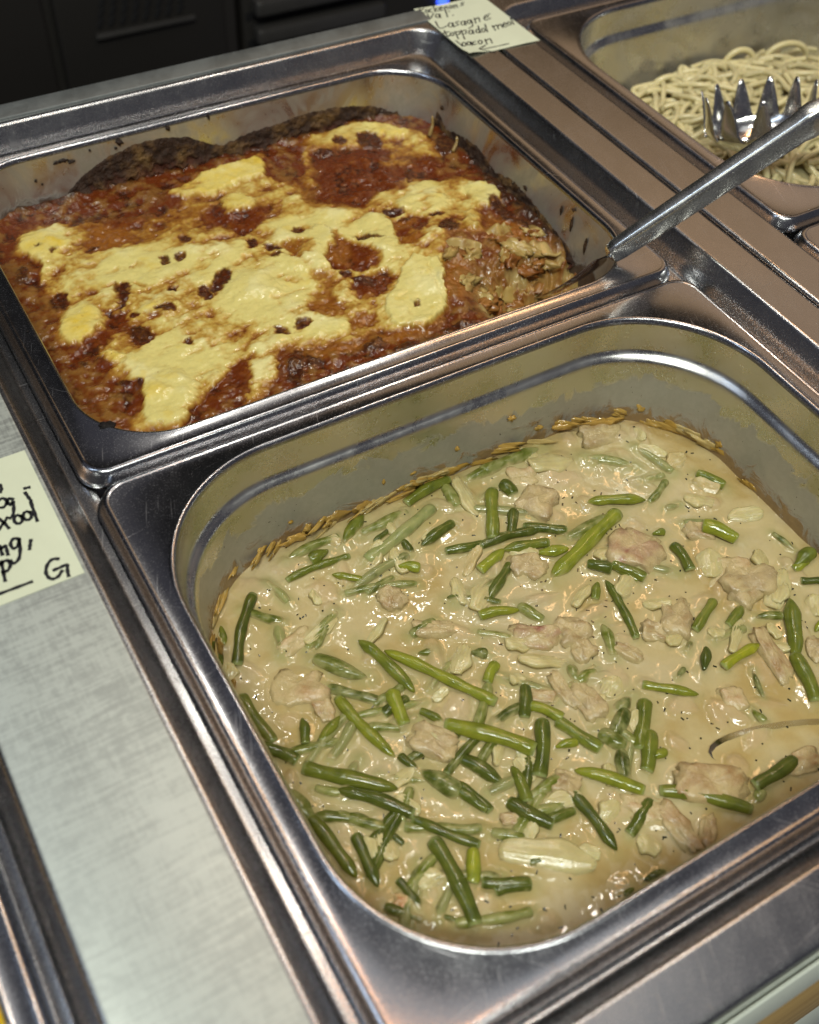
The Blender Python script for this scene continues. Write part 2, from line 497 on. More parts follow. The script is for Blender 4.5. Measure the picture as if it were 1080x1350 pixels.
# ------------------------------------------------------------------ measured layout (millimetres)
BEANS=[(53.3,223.4,30.9,191.6,2.7,'d',0),
(33.1,214.4,30.6,204.3,1.9,'m',1),
(26.9,206.3,23.6,193.2,3.3,'m',1),
(56.2,203.1,51,188.1,2.8,'m',4),
(78.4,196,64.7,183.1,1.7,'m',3),
(62.6,179.3,77.5,159.4,3.7,'m',3),
(83.5,177.9,91.6,142.6,2.9,'m',1),
(60.5,163.3,77.9,145.1,2.5,'d',3),
(61.6,156.7,69.4,120.5,2.7,'b',0),
(83.5,147.6,80,130.9,3.4,'b',0),
(44,154.7,39.8,143.5,2.4,'d',0),
(58.5,147.9,46.2,141.6,2.3,'m',0),
(26.3,177.3,29,151.1,2.8,'m',2),
(22.1,151.6,35.3,139.4,2.6,'d',2),
(90.4,216.4,103.4,205.2,2.1,'b',0),
(61.9,226.9,65.6,212.6,2.2,'m',4),
(119.5,205.6,128,199.6,2.9,'b',0),
(138.1,163.2,156.1,157,2.7,'b',0),
(157.6,159.3,162.5,147.6,2.9,'m',3),
(202.3,152.4,195,119.7,2.2,'d',1),
(198.2,153.2,191.2,145.8,2.5,'m',1),
(200.5,163.3,207.6,155.2,2.3,'d',1),
(210.8,157.8,216,144.9,2.3,'m',1),
(185.6,132.7,179.4,116.6,2.8,'m',3),
(90.9,167.5,119.8,121.2,2.8,'b',0),
(130.5,138.3,121.9,132,2.8,'b',1),
(103.4,159.4,111.3,157,2.4,'m',2),
(124.6,149.1,130.2,144.8,2.8,'d',3),
(110.5,113.5,130.2,115.4,2.5,'d',3),
(136,122.4,126.8,109.7,2.9,'d',1),
(132.4,113,140.2,101.1,2.8,'b',0),
(138.2,101.7,146.3,81.8,3.2,'m',2),
(89.3,133.8,95.4,123.9,2,'m',0),
(94.7,122.8,121.4,94.4,3.8,'b',0),
(131.9,104.5,116.3,83.6,3.4,'d',0),
(130.1,91.8,139.8,89.3,2,'b',0),
(150.8,87.8,156.2,78,3.7,'m',3),
(158.8,121,157.8,114.1,2.9,'m',3),
(167.4,113.8,157.9,113.4,2.9,'m',3),
(163.3,92.5,174.6,95.8,3.3,'d',3),
(202,149.4,194.5,118.8,1.9,'d',1),
(220.7,109.4,239.5,118.1,2.5,'m',1),
(236.6,104.5,249,109.1,2.5,'m',2),
(219.3,99.8,209.6,90.4,2.8,'d',0),
(218.9,87.6,242.1,88.6,2.5,'y',0),
(271.5,101.4,250.8,75.4,4.1,'m',1),
(251.9,77.2,243.8,54.4,3.6,'m',1),
(181.6,98.2,200.1,82.2,2.4,'b',0),
(177.5,90.9,160.7,73.7,3.5,'m',2),
(166.8,91.8,153.1,82.1,3.5,'d',3),
(230.7,80.6,225.2,67.5,1.3,'d',3),
(215.8,65.3,216.8,58.2,2.2,'m',3),
(284.3,106.9,294.4,102.1,2.1,'d',0),
(286.4,113.8,295.8,114.8,2.4,'b',0),
(269.5,82.2,276.3,83.5,2.7,'b',1),
(197.5,93.5,203.7,95.9,1.1,'d',3),
(211,102.6,215.6,105.5,1.6,'d',3),
(158.7,85.4,161,76.1,2.5,'m',3),
(22.8,150.9,33.6,138.5,2.8,'d',2),
(34.1,134.2,63.2,107.5,3.5,'m',1),
(41.4,118.7,63.1,94.5,3,'d',0),
(22.9,127.9,28.2,110.8,3.7,'m',3),
(26.7,113.7,30.9,83.2,2.9,'m',0),
(38.7,98.5,36.3,75.9,2.6,'d',0),
(44.3,74.7,46.1,59.3,1.9,'d',1),
(71.4,119.9,74.7,109.9,2,'d',1),
(74.4,111.2,84.4,94.3,4.2,'d',3),
(83.8,95.8,89.8,82.4,2.4,'d',1),
(61.6,93.2,79.3,71,2.3,'d',0),
(64.1,81.7,60.7,45.3,3.4,'d',0),
(75.6,71,68.5,59.6,2.9,'b',0),
(51.7,91.2,53.6,86.4,1.6,'d',2),
(51.8,55.6,56.3,49.3,1.3,'d',2),
(61.4,63.1,50.2,54.6,2.2,'d',4),
(93.3,106.6,101.9,87.2,3.3,'d',2),
(109,93.2,105.7,76.9,2.8,'m',1),
(99.2,81,109.3,63.9,3.3,'d',1),
(85.1,99.6,91,80.9,2.1,'d',1),
(72,58.1,88.3,49.1,2.4,'d',0),
(124.1,72.2,125.3,42.9,2.7,'d',0),
(131,79.3,150.4,57.6,3.1,'b',0),
(164,68,169.7,67.5,2.1,'b',1),
(169.3,78.3,156.9,64.3,3.6,'m',1),
(154.8,79.1,145.7,64.2,3.4,'d',3),
(113.3,72.6,121.1,67.2,2.7,'d',4),
(117.2,27.2,122.1,28,1.8,'d',1),
(127.5,28.5,136.9,27,1.5,'d',2),
(156.1,54.8,183.9,29.5,3,'m',1),
(191.6,37.1,215.3,37.7,3.2,'d',0),
(186.4,31.2,194.1,33.7,2.8,'m',3),
(129,27.3,135.6,27.8,1.6,'d',1),
(75.2,234.2,103.6,234.9,2.8,'m',3),
(85.1,227.9,95.4,229.8,3.3,'m',1),
(70.4,223.4,103,222.1,2.1,'m',1),
(104,230.3,121.8,241.8,3.3,'m',2),
(113.9,231.6,140.7,233.2,3.4,'m',3),
(109.1,215.9,153.2,229.7,3.6,'p',3),
(142.7,237.6,170.2,241.3,3.1,'m',1),
(166.8,239.9,165,224.9,3.2,'m',3),
(177.9,237.6,200.8,238.2,3.3,'m',3),
(185.6,224.5,169.3,198.1,2.4,'b',0),
(129.8,217.9,129.9,210.5,2,'d',2),
(117.1,224.7,132.3,227.8,1.6,'d',2),
(240.8,221.7,260.4,203.9,4,'m',4),
(269.4,215.4,275.5,192.2,2.9,'m',4),
(257.9,194.2,269.8,192.7,3.2,'m',4),
(285.9,184.9,292.6,171.6,3.2,'m',2),
(222.8,195.2,249.6,182.1,3.1,'b',0),
(193.5,226.1,193.6,217.8,3.9,'d',2),
(185.1,224.7,168.2,197.5,3.4,'m',0),
(187.6,208.3,178.1,196.1,2.8,'d',1),
(186,197.8,203.7,186.1,3,'d',2),
(152.1,184.9,169.7,190.2,3.1,'b',0),
(168.8,190.2,191.2,183.4,3,'m',1),
(182.6,180.7,197.4,175.7,3.7,'b',1),
(180.2,165.6,232.5,183.1,4.1,'b',2),
(200,181.5,230.9,184.4,3.8,'m',3),
(244.3,153.3,241.3,137.1,3,'d',0),
(264,155.3,273,140.7,4.3,'b',0),
(239.2,163.3,245.1,162.2,2.7,'m',1),
(200,163.7,208.2,156.2,3.1,'d',1),
(210.2,157.7,219.2,144,3,'m',0),
(287.6,114.9,301.2,117.7,3.7,'m',0),
(293.7,136.3,295.7,122.4,1.7,'d',3),
(256.8,174.2,264.9,172.7,2,'d',4),
(188.4,238.4,225.1,238,4.1,'m',3)]
MEATS=[(201,208,8.5,9.7,-55,'p'),(226.7,159.5,11.3,12.2,-48,'r'),(174.1,178.2,8,7,-5,'p'),(262.7,119.9,10.7,9.6,-41,'p'),(258.9,231.2,11.7,6,-9,'p'),(154,142,10.9,5.4,-35,'r'),(169.8,134.7,7.6,6.9,-35,'p'),(169,125.5,5.3,5.6,-77,'p'),(149.5,112,3.6,9.1,7,'p'),(155.9,103.7,5.5,9.7,-2,'p'),(117,167.4,8.7,4,-23,'p'),(87,119.6,9.2,5.9,-51,'p'),(176.6,174.8,6.5,5.7,-60,'p'),(138.9,115.4,5.9,3.2,-40,'b'),(217.7,119.1,7.1,10.7,-41,'p'),(256.8,115.8,6.6,9.1,-55,'p'),(243.2,82,4.3,14.1,-8,'s'),(262.9,74.8,4.1,6.5,-29,'p'),(204,117.9,5.7,5,-41,'p'),(175.9,46.8,13.5,8.2,-40,'s'),(153.5,37.6,4.2,10.5,4,'s'),(162.1,31.2,3.1,7.1,-46,'s'),(217.8,35.8,8.8,4.7,-9,'b'),(125.3,76.1,5.8,5.6,-51,'p'),(97.5,73.7,5,2.9,-29,'b'),(168.8,52.5,4.2,5.1,-29,'s'),(54.1,154.9,3.6,6,-6,'b'),(108.2,190.9,5.6,5.2,-64,'p'),(49.4,169.4,10.4,9.4,-17,'c'),(59.2,191.2,8.9,4.3,12,'c'),(41.6,66.7,3.2,2.6,-50,'o'),(86.6,118,9.4,6.2,-57,'p'),(204.8,226.1,7.1,5.3,-28,'c'),(261.1,154.2,6.7,5.1,-41,'p'),(212.3,73.5,5.2,6,-29,'c'),(187.2,113.8,6.4,3.2,-60,'p'),(146.8,50.1,10.2,6.5,-40,'c'),(258,128.4,10.6,7.2,-28,'c'),(107.6,190.9,5.4,5.3,-53,'p')]
ONIONS=[(223.1,227.3,12.6,7.5,-15),(216.5,234.6,7.5,5.4,-69),(282.3,197.2,5.1,6.5,-84),(284.8,176.3,6.9,5.5,-56),(288.7,151.2,9.2,4.8,-16),(252.5,136,7,8.2,-35),(271.4,108.9,5.9,12.5,-55),(275.2,208.5,7.9,3.5,-49),(211.5,165.5,5.4,5.6,-80),(274.4,170,7.6,4.3,-42),(172.1,227.4,4.8,12.6,-3),(153.2,192.9,3,10.7,-54),(143.1,216,1.6,5.7,-66),(99.9,233.3,4,3.9,-28),(145.9,172.5,5.9,10.7,-53),(118.1,147.6,5.1,8.7,-46),(150.8,129.1,12.3,3.9,-29),(134.9,127.3,3.7,3.2,-29),(186.6,150.4,2.9,7.9,-66),(169,103.7,5.4,5.5,-65),(236.5,98.4,2.6,11.3,-54),(228.8,103.8,3.9,3.4,-54),(271.8,109,5.3,10.4,-48),(280.3,92.7,5.2,5.8,-29),(208.7,144.5,5,7.6,-67),(99.6,53.9,19.1,7.8,-38),(132.9,57.3,4.8,5.5,-63),(114.6,47.6,4.9,4.1,-29),(137.9,38.8,5,4.4,-63),(116.4,90.9,6.4,3.6,-63),(47.6,89.3,7.6,4,-91),(40.6,91.1,4,5,-8),(71.7,190.8,3.1,10.4,-73),(26.4,190.4,4.1,4.3,-29),(30.7,208,1.9,3.4,-29)]
REGIONS=[('T',4,[(14.1,450.9),(33.3,439.5),(37.7,430.8),(37.2,410.6),(23.7,389.2),(12.5,394.9),(10.4,421.3),(9.9,437.1)]),
('T',3,[(16.4,367.5),(25.1,370.5),(31.4,363.8),(36.6,354.2),(38.1,339.8),(43.6,331.6),(36.3,317.2),(22.1,328.5),(15.1,346.5)]),
('T',4,[(226.2,513.1),(257.6,505.7),(266.6,478.1),(279.9,466.5),(286.2,443.5),(284.8,427.3),(265.3,432.2),(219.5,423),(188.6,438.4)]),
('T',4,[(64.8,481.3),(81.2,491),(102.1,476.5),(116.4,473.4),(133.5,471),(120.1,434.2),(100.1,438.6),(85.9,451.5),(64.5,456.6)]),
('T',4,[(253,387.2),(284.1,388.9),(305.2,367.9),(315.9,345.4),(303.6,325.4),(277.9,313.4),(258,305.5),(229.8,311.2),(205.7,303.8),(191.4,308.3),(220.5,327.7),(237.6,358.8)]),
('T',4,[(128.1,335.7),(166.6,326.7),(199.4,315.4),(232.6,315.6),(235.7,308.2),(152.8,301.5),(117.7,314.7)]),
('T',3,[(60.4,394.1),(68.4,388.5),(66.7,377.2),(58.8,371),(50.4,372.4),(53.1,384.3)]),
('T',4,[(113.4,485.3),(148.4,478.3),(178.2,463.5),(173.4,439),(145.3,433.2),(123.1,454.2),(104.7,463.4)]),
('R',2,[(18.9,466.8),(34.4,468.1),(37.5,457.4),(31.4,446.1),(22.5,440.1),(15.3,442.1),(14.2,451.4)]),
('R',2,[(14.1,397.1),(23.3,387.9),(35.5,385.2),(47.2,390.3),(56,399.5),(54.3,407.3),(62.8,400.6),(62.3,393.1),(54,386.8),(46.4,376),(38.6,374.2),(46.3,361.6),(37.9,357.6),(31.8,365),(26.1,370.8),(18.2,367.9),(14.1,363.2),(15.2,379.2),(16.5,388.5)]),
('R',2,[(41.1,347.7),(54,345.1),(49.3,328.6),(39.3,327.2),(36.5,337.9)]),
('R',1.5,[(108.8,338.8),(92.1,307.9),(74.5,308.3),(57.7,306.3),(65.7,315.1),(81.7,324.7),(96.2,333.4)]),
('R',2,[(123.1,330.2),(130.7,320.9),(159.5,318),(197.9,310.6),(226.5,310),(222.5,300.7),(182,299.6),(146.1,299.9),(112.7,302.1),(102.4,305)]),
('R',2.5,[(221.5,490.1),(240,486),(257.7,485),(264.3,471.6),(253.4,459.7),(264.3,449.5),(253.5,435.7),(233.5,434.1),(220.9,425.6),(211.3,437.2),(200.2,446.1),(211.8,463.4)]),
('R',2,[(266.5,453.2),(284.8,455.3),(295.2,444),(278.3,430.5),(266.4,434.1)]),
('R',1.5,[(133.1,459.1),(147.8,469.2),(146,454.7),(172.5,451.7),(165.1,441.1),(147.5,433.1),(144.2,445.6),(133.4,452)]),
('R',2,[(191.4,496.4),(216,500.5),(207.1,475.3),(190.3,473.7),(186.1,480.1)]),
('R',2,[(116.9,494),(125.5,489.7),(131.1,478.5),(122.6,474.5),(112.8,483.5)]),
('R',2,[(51.7,495.8),(71.3,506.1),(91.2,506.5),(122.7,488.8),(119.9,481.9),(97.3,467),(86.3,469.5),(81.2,485),(65.9,490.6)]),
('R',1.5,[(179.6,389.8),(203.6,390.5),(210.2,379.1),(194,373),(178.8,380.8)]),
('R',2,[(241.2,329),(258,323.5),(256.5,309.2),(241.7,305.1),(221.3,304.1),(202.8,305.3),(216.5,318.1)]),
('R',2,[(0.7,406.9),(4.4,402),(10.3,396.1),(14.5,382.4),(14.1,363.2),(16.5,345.7),(22.1,328.5),(15.8,329.2),(10.9,351.3),(7.9,388.7),(6.9,415.6),(5.8,423.7)]),
('R',2,[(285.1,390.2),(296.5,375.7),(285.6,359.5),(277.4,363.6),(273.4,378.5)]),
('O',2,[(67.4,464.6),(77.2,477.1),(86.9,471.2),(92.4,455.8),(78.1,453.5),(65.4,456.2)]),
('O',1.2,[(176,399.6),(172.9,397.8),(169,399.1),(165.9,403),(164.6,408),(165.8,412.2),(168.9,414),(172.8,412.7),(176,408.7),(177.2,403.7)]),
('O',1.5,[(195.9,413.7),(196.6,401.6),(187.2,379.8),(178.9,392.4),(189.6,397.4)]),
('O',1.2,[(158.8,379.6),(156.8,377.7),(153.9,377.4),(151.2,378.8),(149.7,381.4),(150,384.1),(152,386),(154.9,386.3),(157.6,384.9),(159.1,382.3)]),
('O',1.5,[(164.8,384.7),(173.9,371.9),(164.8,358.9),(155.7,358.3),(157.3,367.9),(164.8,369.4)]),
('O',1.2,[(168.7,349.7),(165.6,346.6),(160.2,345.4),(154.7,346.5),(151,349.6),(150.6,353.4),(153.7,356.6),(159,357.8),(164.6,356.7),(168.4,353.5)]),
('O',2,[(282.3,386.2),(303.4,365.3),(307.6,346.2),(291.3,347.8),(280.2,356.7),(269,365.7)]),
('O',2,[(233.1,354.8),(246.9,357.3),(241.1,335.2),(226.4,324.6),(220.4,330.7)]),
('O',1.2,[(239.9,381.3),(236.7,379.3),(231.2,379.2),(225.4,381.2),(221.6,384.4),(221.1,387.6),(224.3,389.6),(229.8,389.6),(235.6,387.7),(239.5,384.5)]),
('O',1.2,[(242.2,399.5),(239.6,396.8),(235.1,395.3),(230.3,395.6),(227.1,397.5),(226.6,400.3),(229.1,403),(233.7,404.5),(238.5,404.3),(241.8,402.4)]),
('O',1.2,[(180.2,334.6),(177.3,331.5),(172.8,330.2),(168.3,331.2),(165.4,334.1),(165.4,337.8),(168.2,340.9),(172.7,342.2),(177.3,341.3),(180.2,338.3)]),
('O',1.2,[(177.8,405.1),(174.4,402.1),(169.4,401.7),(164.6,404.1),(161.9,408.4),(162.3,412.9),(165.6,416),(170.7,416.4),(175.5,414),(178.2,409.7)]),
('O',1.2,[(219.8,326.6),(219.6,329.2),(222,334.7),(225.9,341.1),(229.9,345.9),(232.5,347.2),(232.6,344.5),(230.2,338.9),(226.3,332.5),(222.3,327.8)]),
('O',1.2,[(81.7,412.3),(80.3,411.7),(78.5,412.8),(76.9,415.1),(76.2,417.8),(76.6,419.9),(78,420.5),(79.8,419.4),(81.4,417.1),(82.1,414.3)]),
('O',1.5,[(130.1,326.5),(162.4,323.3),(201.8,317),(199.4,309.8),(159,317),(130.7,320.9)]),
('O',1.2,[(172.4,371.6),(169.6,370.6),(166.2,372.6),(163.4,376.9),(162.4,381.8),(163.5,385.5),(166.4,386.6),(169.9,384.6),(172.6,380.2),(173.6,375.3)]),
('Y',1,[(123.8,488.4),(154,499.2),(187.2,503.1),(191.1,494.3),(183.3,479.3),(167.9,482.5),(149.3,477.9),(131.5,479.4)]),
('Y',2,[(48.1,395.8),(45.1,387.9),(39.6,382.8),(33.6,382.4),(29.2,386.7),(28.2,394.3),(31,402.2),(36.5,407.5),(42.7,408),(47.2,403.5)]),
('Y',1,[(49.6,365.8),(47.9,363.1),(44.8,361.9),(41.6,362.6),(39.4,364.9),(39.1,368),(40.8,370.8),(43.9,372),(47.2,371.4),(49.3,369)]),
('Y',2,[(33.6,346.1),(31.7,343.6),(28.9,342.9),(26.2,344.3),(24.8,347.2),(25,350.7),(26.9,353.2),(29.7,354),(32.4,352.6),(33.9,349.6)]),
('Y',2,[(61.6,329.5),(59.2,327.5),(55.2,327.5),(51.1,329.6),(48.5,333),(48.3,336.4),(50.7,338.5),(54.7,338.5),(58.8,336.4),(61.4,332.9)]),
('Y',3,[(54.9,462.5),(50.2,458.8),(43.3,460.3),(36.6,466.4),(32.7,474.9),(33.1,482.7),(37.8,486.6),(44.9,485.2),(51.7,478.9),(55.5,470.2)]),
('Y',2,[(91.2,388.1),(88.3,385.8),(83.3,386),(78.1,388.7),(74.6,392.8),(74.3,396.8),(77.1,399.1),(82.2,399),(87.5,396.3),(90.9,392.1)]),
('Y',2,[(285.1,485.6),(281.6,484.3),(276.2,486.6),(271.2,491.6),(268.3,497.4),(268.6,501.8),(272.2,503.1),(277.6,500.8),(282.7,495.8),(285.6,490)]),
('Y',2,[(50.1,400.9),(47.6,396.8),(44.3,395.2),(41.5,396.7),(40.2,400.7),(40.9,405.7),(43.4,409.8),(46.7,411.5),(49.6,410),(50.9,406)]),
('Y',2,[(164.9,455.5),(160.6,451),(154.3,450.1),(148.5,453),(145.3,458.6),(145.9,464.9),(150.2,469.5),(156.5,470.6),(162.4,467.6),(165.6,461.9)]),
('P',1,[(187.9,341.4),(222,369.9),(233,361.2),(227.7,342),(216.2,324),(196.1,312.9),(183.3,326.5)]),
('P',2,[(299.1,395.8),(293.2,391.5),(286.8,391.5),(282.3,395.8),(281.5,402.7),(284.6,409.8),(290.5,414.3),(297.1,414.3),(301.6,409.9),(302.4,402.8)]),
('P',2,[(191.5,404.1),(186.4,397.7),(180.7,395),(176.4,397.2),(175.3,403.3),(177.6,411.1),(182.7,417.8),(188.5,420.6),(192.9,418.4),(194,412.1)]),
('P',3,[(165.8,388),(162.6,387.3),(158.4,390.4),(154.7,396.1),(153,402.4),(153.9,406.7),(157.1,407.5),(161.3,404.4),(165,398.6),(166.7,392.3)]),
('P',3,[(271.8,406.6),(266,403),(256,402.9),(245.5,406.3),(238.6,411.9),(237.8,417.7),(243.4,421.3),(253.5,421.5),(264.1,418.1),(271.2,412.4)]),
('P',3,[(186.1,390.5),(177.6,384),(170,383.9),(166,390.2),(167.1,400.6),(173,411.5),(181.6,418.5),(189.6,418.8),(193.6,412.2),(192.2,401.3)]),
('P',2,[(277,378.9),(272.2,374.8),(267.5,374),(264.7,376.7),(264.8,381.9),(267.8,387.7),(272.6,391.9),(277.4,392.8),(280.3,390.1),(280.1,384.8)]),
('P',3,[(227.7,402.9),(225.3,390.9),(220.2,381.9),(214.3,379.1),(209.7,383.4),(208.3,393.3),(210.5,405.3),(215.6,414.7),(221.7,417.8),(226.4,413.2)]),
('P',4,[(73.6,331.2),(70.4,320.3),(63.1,312.4),(54.5,310.2),(47.7,314.5),(45.2,323.7),(48,334.4),(55.2,342.7),(64.2,345.2),(71.2,340.8)]),
('P',4,[(146.2,381.4),(140.5,376.3),(132,375.8),(123.8,380),(118.9,387.3),(119.3,395.1),(124.8,400.3),(133.5,401),(141.9,396.7),(146.8,389.2)]),
('B',1.2,[(40.7,420.5),(38.5,416.9),(35.6,415.5),(33,416.8),(31.7,420.4),(32.3,424.8),(34.5,428.5),(37.4,430),(40,428.6),(41.3,425)]),
('B',1.2,[(74.5,416.2),(73.1,414.3),(71.3,413.7),(69.8,414.5),(69,416.5),(69.3,418.9),(70.6,420.8),(72.4,421.5),(74,420.7),(74.8,418.7)]),
('B',1.2,[(69.7,408),(67.4,405),(65.3,403.9),(64.3,405.2),(64.6,408.2),(66.3,412),(68.6,415),(70.7,416.1),(71.7,414.9),(71.3,411.8)]),
('B',1.2,[(88.9,388.2),(87.4,387.1),(84.7,387.4),(81.9,388.9),(79.9,391),(79.6,392.9),(81.1,394),(83.8,393.7),(86.7,392.2),(88.6,390.1)]),
('B',1.2,[(70.1,393.9),(69.3,393),(68.1,392.7),(66.9,393.3),(66.3,394.5),(66.4,395.9),(67.2,396.8),(68.4,397.1),(69.6,396.5),(70.2,395.3)]),
('B',1.2,[(102.2,429.2),(100.5,426.8),(98.3,425.9),(96.4,426.9),(95.5,429.3),(96,432.3),(97.7,434.7),(99.9,435.6),(101.9,434.7),(102.7,432.2)]),
('B',1.2,[(110.9,431.2),(110.4,428.6),(108.8,426.3),(106.8,425.2),(105.1,425.5),(104.3,427.3),(104.8,429.8),(106.4,432.1),(108.4,433.3),(110.2,433)]),
('B',1.2,[(96.9,404.8),(95.9,403.6),(94.4,403.2),(93.1,403.9),(92.4,405.4),(92.6,407),(93.6,408.3),(95,408.6),(96.4,407.9),(97.1,406.5)]),
('B',1.2,[(46.6,346.2),(45.5,344.8),(43.8,344.4),(42.2,345.2),(41.4,346.9),(41.5,348.8),(42.6,350.3),(44.3,350.6),(45.9,349.8),(46.8,348.1)]),
('B',1.2,[(52.4,343.1),(51.2,341.4),(49.6,340.7),(48.3,341.4),(47.7,343.2),(48.1,345.4),(49.2,347.2),(50.8,347.9),(52.2,347.2),(52.8,345.4)]),
('B',1.2,[(33.8,368.1),(32.8,366.6),(31.3,366.1),(29.9,366.8),(29.2,368.5),(29.4,370.4),(30.5,372),(31.9,372.5),(33.3,371.8),(34,370.1)]),
('B',1.2,[(39,419.8),(37.8,417.7),(36.1,416.8),(34.7,417.6),(34,419.6),(34.4,422.2),(35.6,424.3),(37.3,425.2),(38.7,424.5),(39.4,422.4)]),
('B',1.2,[(126.8,311.3),(122.4,306.5),(118.3,304.8),(116,306.8),(116.4,311.9),(119.3,318.1),(123.7,323.1),(127.9,324.9),(130.2,322.8),(129.8,317.6)]),
('B',1.2,[(69.4,372.1),(66.4,370.4),(62.9,371.8),(60.1,375.8),(59.1,381),(60.3,385.3),(63.3,387.2),(66.9,385.7),(69.7,381.6),(70.7,376.4)]),
('B',1.2,[(87.2,360.7),(86.4,359.1),(84.7,358),(82.9,358),(81.6,358.8),(81.3,360.4),(82.1,362),(83.8,363),(85.6,363.1),(86.9,362.2)]),
('B',1.2,[(132.4,343.8),(130.7,343.1),(128.7,344.1),(127,346.6),(126.4,349.5),(127.1,351.7),(128.9,352.4),(130.9,351.3),(132.6,348.9),(133.1,346)]),
('B',1.2,[(126.7,404.9),(125.9,400.6),(123.4,396.8),(120.3,395.1),(117.7,396.1),(116.6,399.4),(117.3,403.7),(119.8,407.5),(122.9,409.2),(125.5,408.3)]),
('B',1.2,[(109.5,393.3),(107.6,390.4),(105.4,389.1),(103.8,389.9),(103.3,392.5),(104.2,396),(106.1,399),(108.3,400.4),(109.9,399.5),(110.4,396.8)]),
('B',1.2,[(267.8,481.8),(263.7,478.9),(258.5,479.7),(254.3,483.8),(252.7,489.7),(254.2,495.1),(258.4,498.1),(263.6,497.3),(267.8,493.2),(269.4,487.2)]),
('B',1.2,[(233.7,484.6),(231.7,483.4),(228.4,483.7),(225.1,485.3),(222.9,487.7),(222.8,490),(224.7,491.2),(228,491),(231.4,489.3),(233.6,486.9)]),
('B',1.2,[(246.3,494.1),(244.2,492.4),(241.7,492.6),(239.8,494.5),(239.1,497.4),(239.9,500.3),(242,501.9),(244.5,501.8),(246.5,499.8),(247.2,496.9)]),
('B',1.2,[(310.9,457.5),(303.3,452),(296.8,452),(293.8,457.4),(295.5,466.3),(301.2,475.5),(309,481.3),(315.7,481.4),(318.8,475.7),(316.9,466.6)]),
('B',1.2,[(260.3,379.7),(257.4,377.6),(253.8,377.6),(250.8,379.7),(249.5,383.2),(250.5,386.6),(253.4,388.8),(257,388.8),(260.1,386.7),(261.3,383.2)]),
('B',1.2,[(239.7,408.5),(237.7,407.6),(234.5,408.5),(231.3,410.8),(229.3,413.6),(229.4,415.8),(231.3,416.7),(234.6,415.8),(237.8,413.6),(239.8,410.8)]),
('B',1.2,[(241.4,402.3),(240.1,401.3),(237.7,400.9),(235.1,401.3),(233.4,402.5),(233.2,403.8),(234.5,404.9),(236.9,405.3),(239.5,404.9),(241.2,403.7)]),
('B',1.2,[(215.9,390.2),(213.8,390.1),(210.3,392.4),(206.6,396.2),(204.2,400.2),(204,402.7),(206.2,402.9),(209.7,400.5),(213.4,396.7),(215.8,392.7)]),
('B',1.2,[(267.5,441.8),(265.1,438.8),(262.6,437.5),(260.9,438.3),(260.7,441),(262.1,444.5),(264.5,447.6),(267.1,448.9),(268.8,448.1),(268.9,445.4)]),
('B',1.2,[(311.1,401.5),(309.1,394.6),(305.5,389.3),(301.7,387.5),(299,390.1),(298.6,395.8),(300.5,402.8),(304.1,408.2),(308,410),(310.7,407.4)]),
('B',1.2,[(259.4,395.3),(257.9,394.4),(256,394.7),(254.4,396.2),(253.8,398.3),(254.3,400.1),(255.9,401),(257.8,400.7),(259.4,399.2),(260,397.1)]),
('B',1.2,[(179,420.2),(177.5,418.3),(175.5,417.7),(173.9,418.5),(173.3,420.4),(173.8,422.8),(175.4,424.7),(177.4,425.3),(179,424.5),(179.6,422.6)]),
('B',1.2,[(150.6,418.3),(148.3,416.8),(146.1,417.3),(144.6,419.6),(144.4,423),(145.7,426),(147.9,427.6),(150.2,427.1),(151.7,424.7),(151.9,421.3)]),
('B',1.2,[(161.1,410.3),(159.5,409.4),(157.2,410.1),(155,412.1),(153.9,414.6),(154.1,416.8),(155.7,417.7),(158.1,417),(160.2,415),(161.3,412.4)]),
('B',1.2,[(122.6,400.3),(121.4,397.4),(118.8,395),(115.9,394.1),(113.6,394.9),(112.9,397.2),(114,400.1),(116.5,402.5),(119.6,403.5),(121.9,402.6)]),
('B',1.2,[(110.2,395.5),(109.2,393.3),(107.4,391.8),(105.5,391.7),(104.2,392.9),(104.1,395.1),(105.1,397.3),(106.9,398.8),(108.8,399),(110.1,397.7)]),
('B',1.2,[(119.6,440.9),(118.2,439.9),(116.1,440.4),(114.2,442.2),(113.1,444.6),(113.4,446.7),(114.9,447.8),(117,447.3),(118.9,445.5),(119.9,443)]),
('B',1.2,[(157.9,404.9),(156.7,403.8),(155,403.7),(153.3,404.5),(152.4,406),(152.5,407.6),(153.6,408.7),(155.4,408.8),(157.1,408),(158,406.5)]),
('B',1.2,[(184.6,372.8),(183.2,371.4),(181.3,371.1),(179.6,371.9),(178.8,373.6),(179.2,375.6),(180.6,377),(182.5,377.3),(184.2,376.5),(185,374.8)]),
('B',1.2,[(96.6,405.1),(95.5,403.8),(94,403.4),(92.7,404.1),(92,405.6),(92.2,407.3),(93.3,408.6),(94.8,409),(96.1,408.4),(96.8,406.9)]),
('B',1.2,[(193.4,359.8),(191,358.8),(187.7,359.9),(184.6,362.8),(182.9,366.3),(183.3,369.2),(185.6,370.3),(189,369.1),(192.1,366.2),(193.8,362.7)]),
('B',1.2,[(185.2,372.2),(183.9,371.1),(182.2,370.9),(180.6,371.7),(179.8,373.2),(180,374.9),(181.3,376),(183.1,376.3),(184.7,375.5),(185.5,373.9)]),
('B',1.2,[(145.5,345.4),(143.5,343.6),(140.7,343.4),(138,344.7),(136.6,347.2),(136.9,349.9),(138.8,351.7),(141.6,352),(144.3,350.6),(145.8,348.1)]),
('B',1.2,[(259.4,380.4),(256.5,378.3),(253.1,378.5),(250.6,380.9),(249.9,384.6),(251.3,388.1),(254.3,390.2),(257.7,390.1),(260.2,387.7),(260.9,384)]),
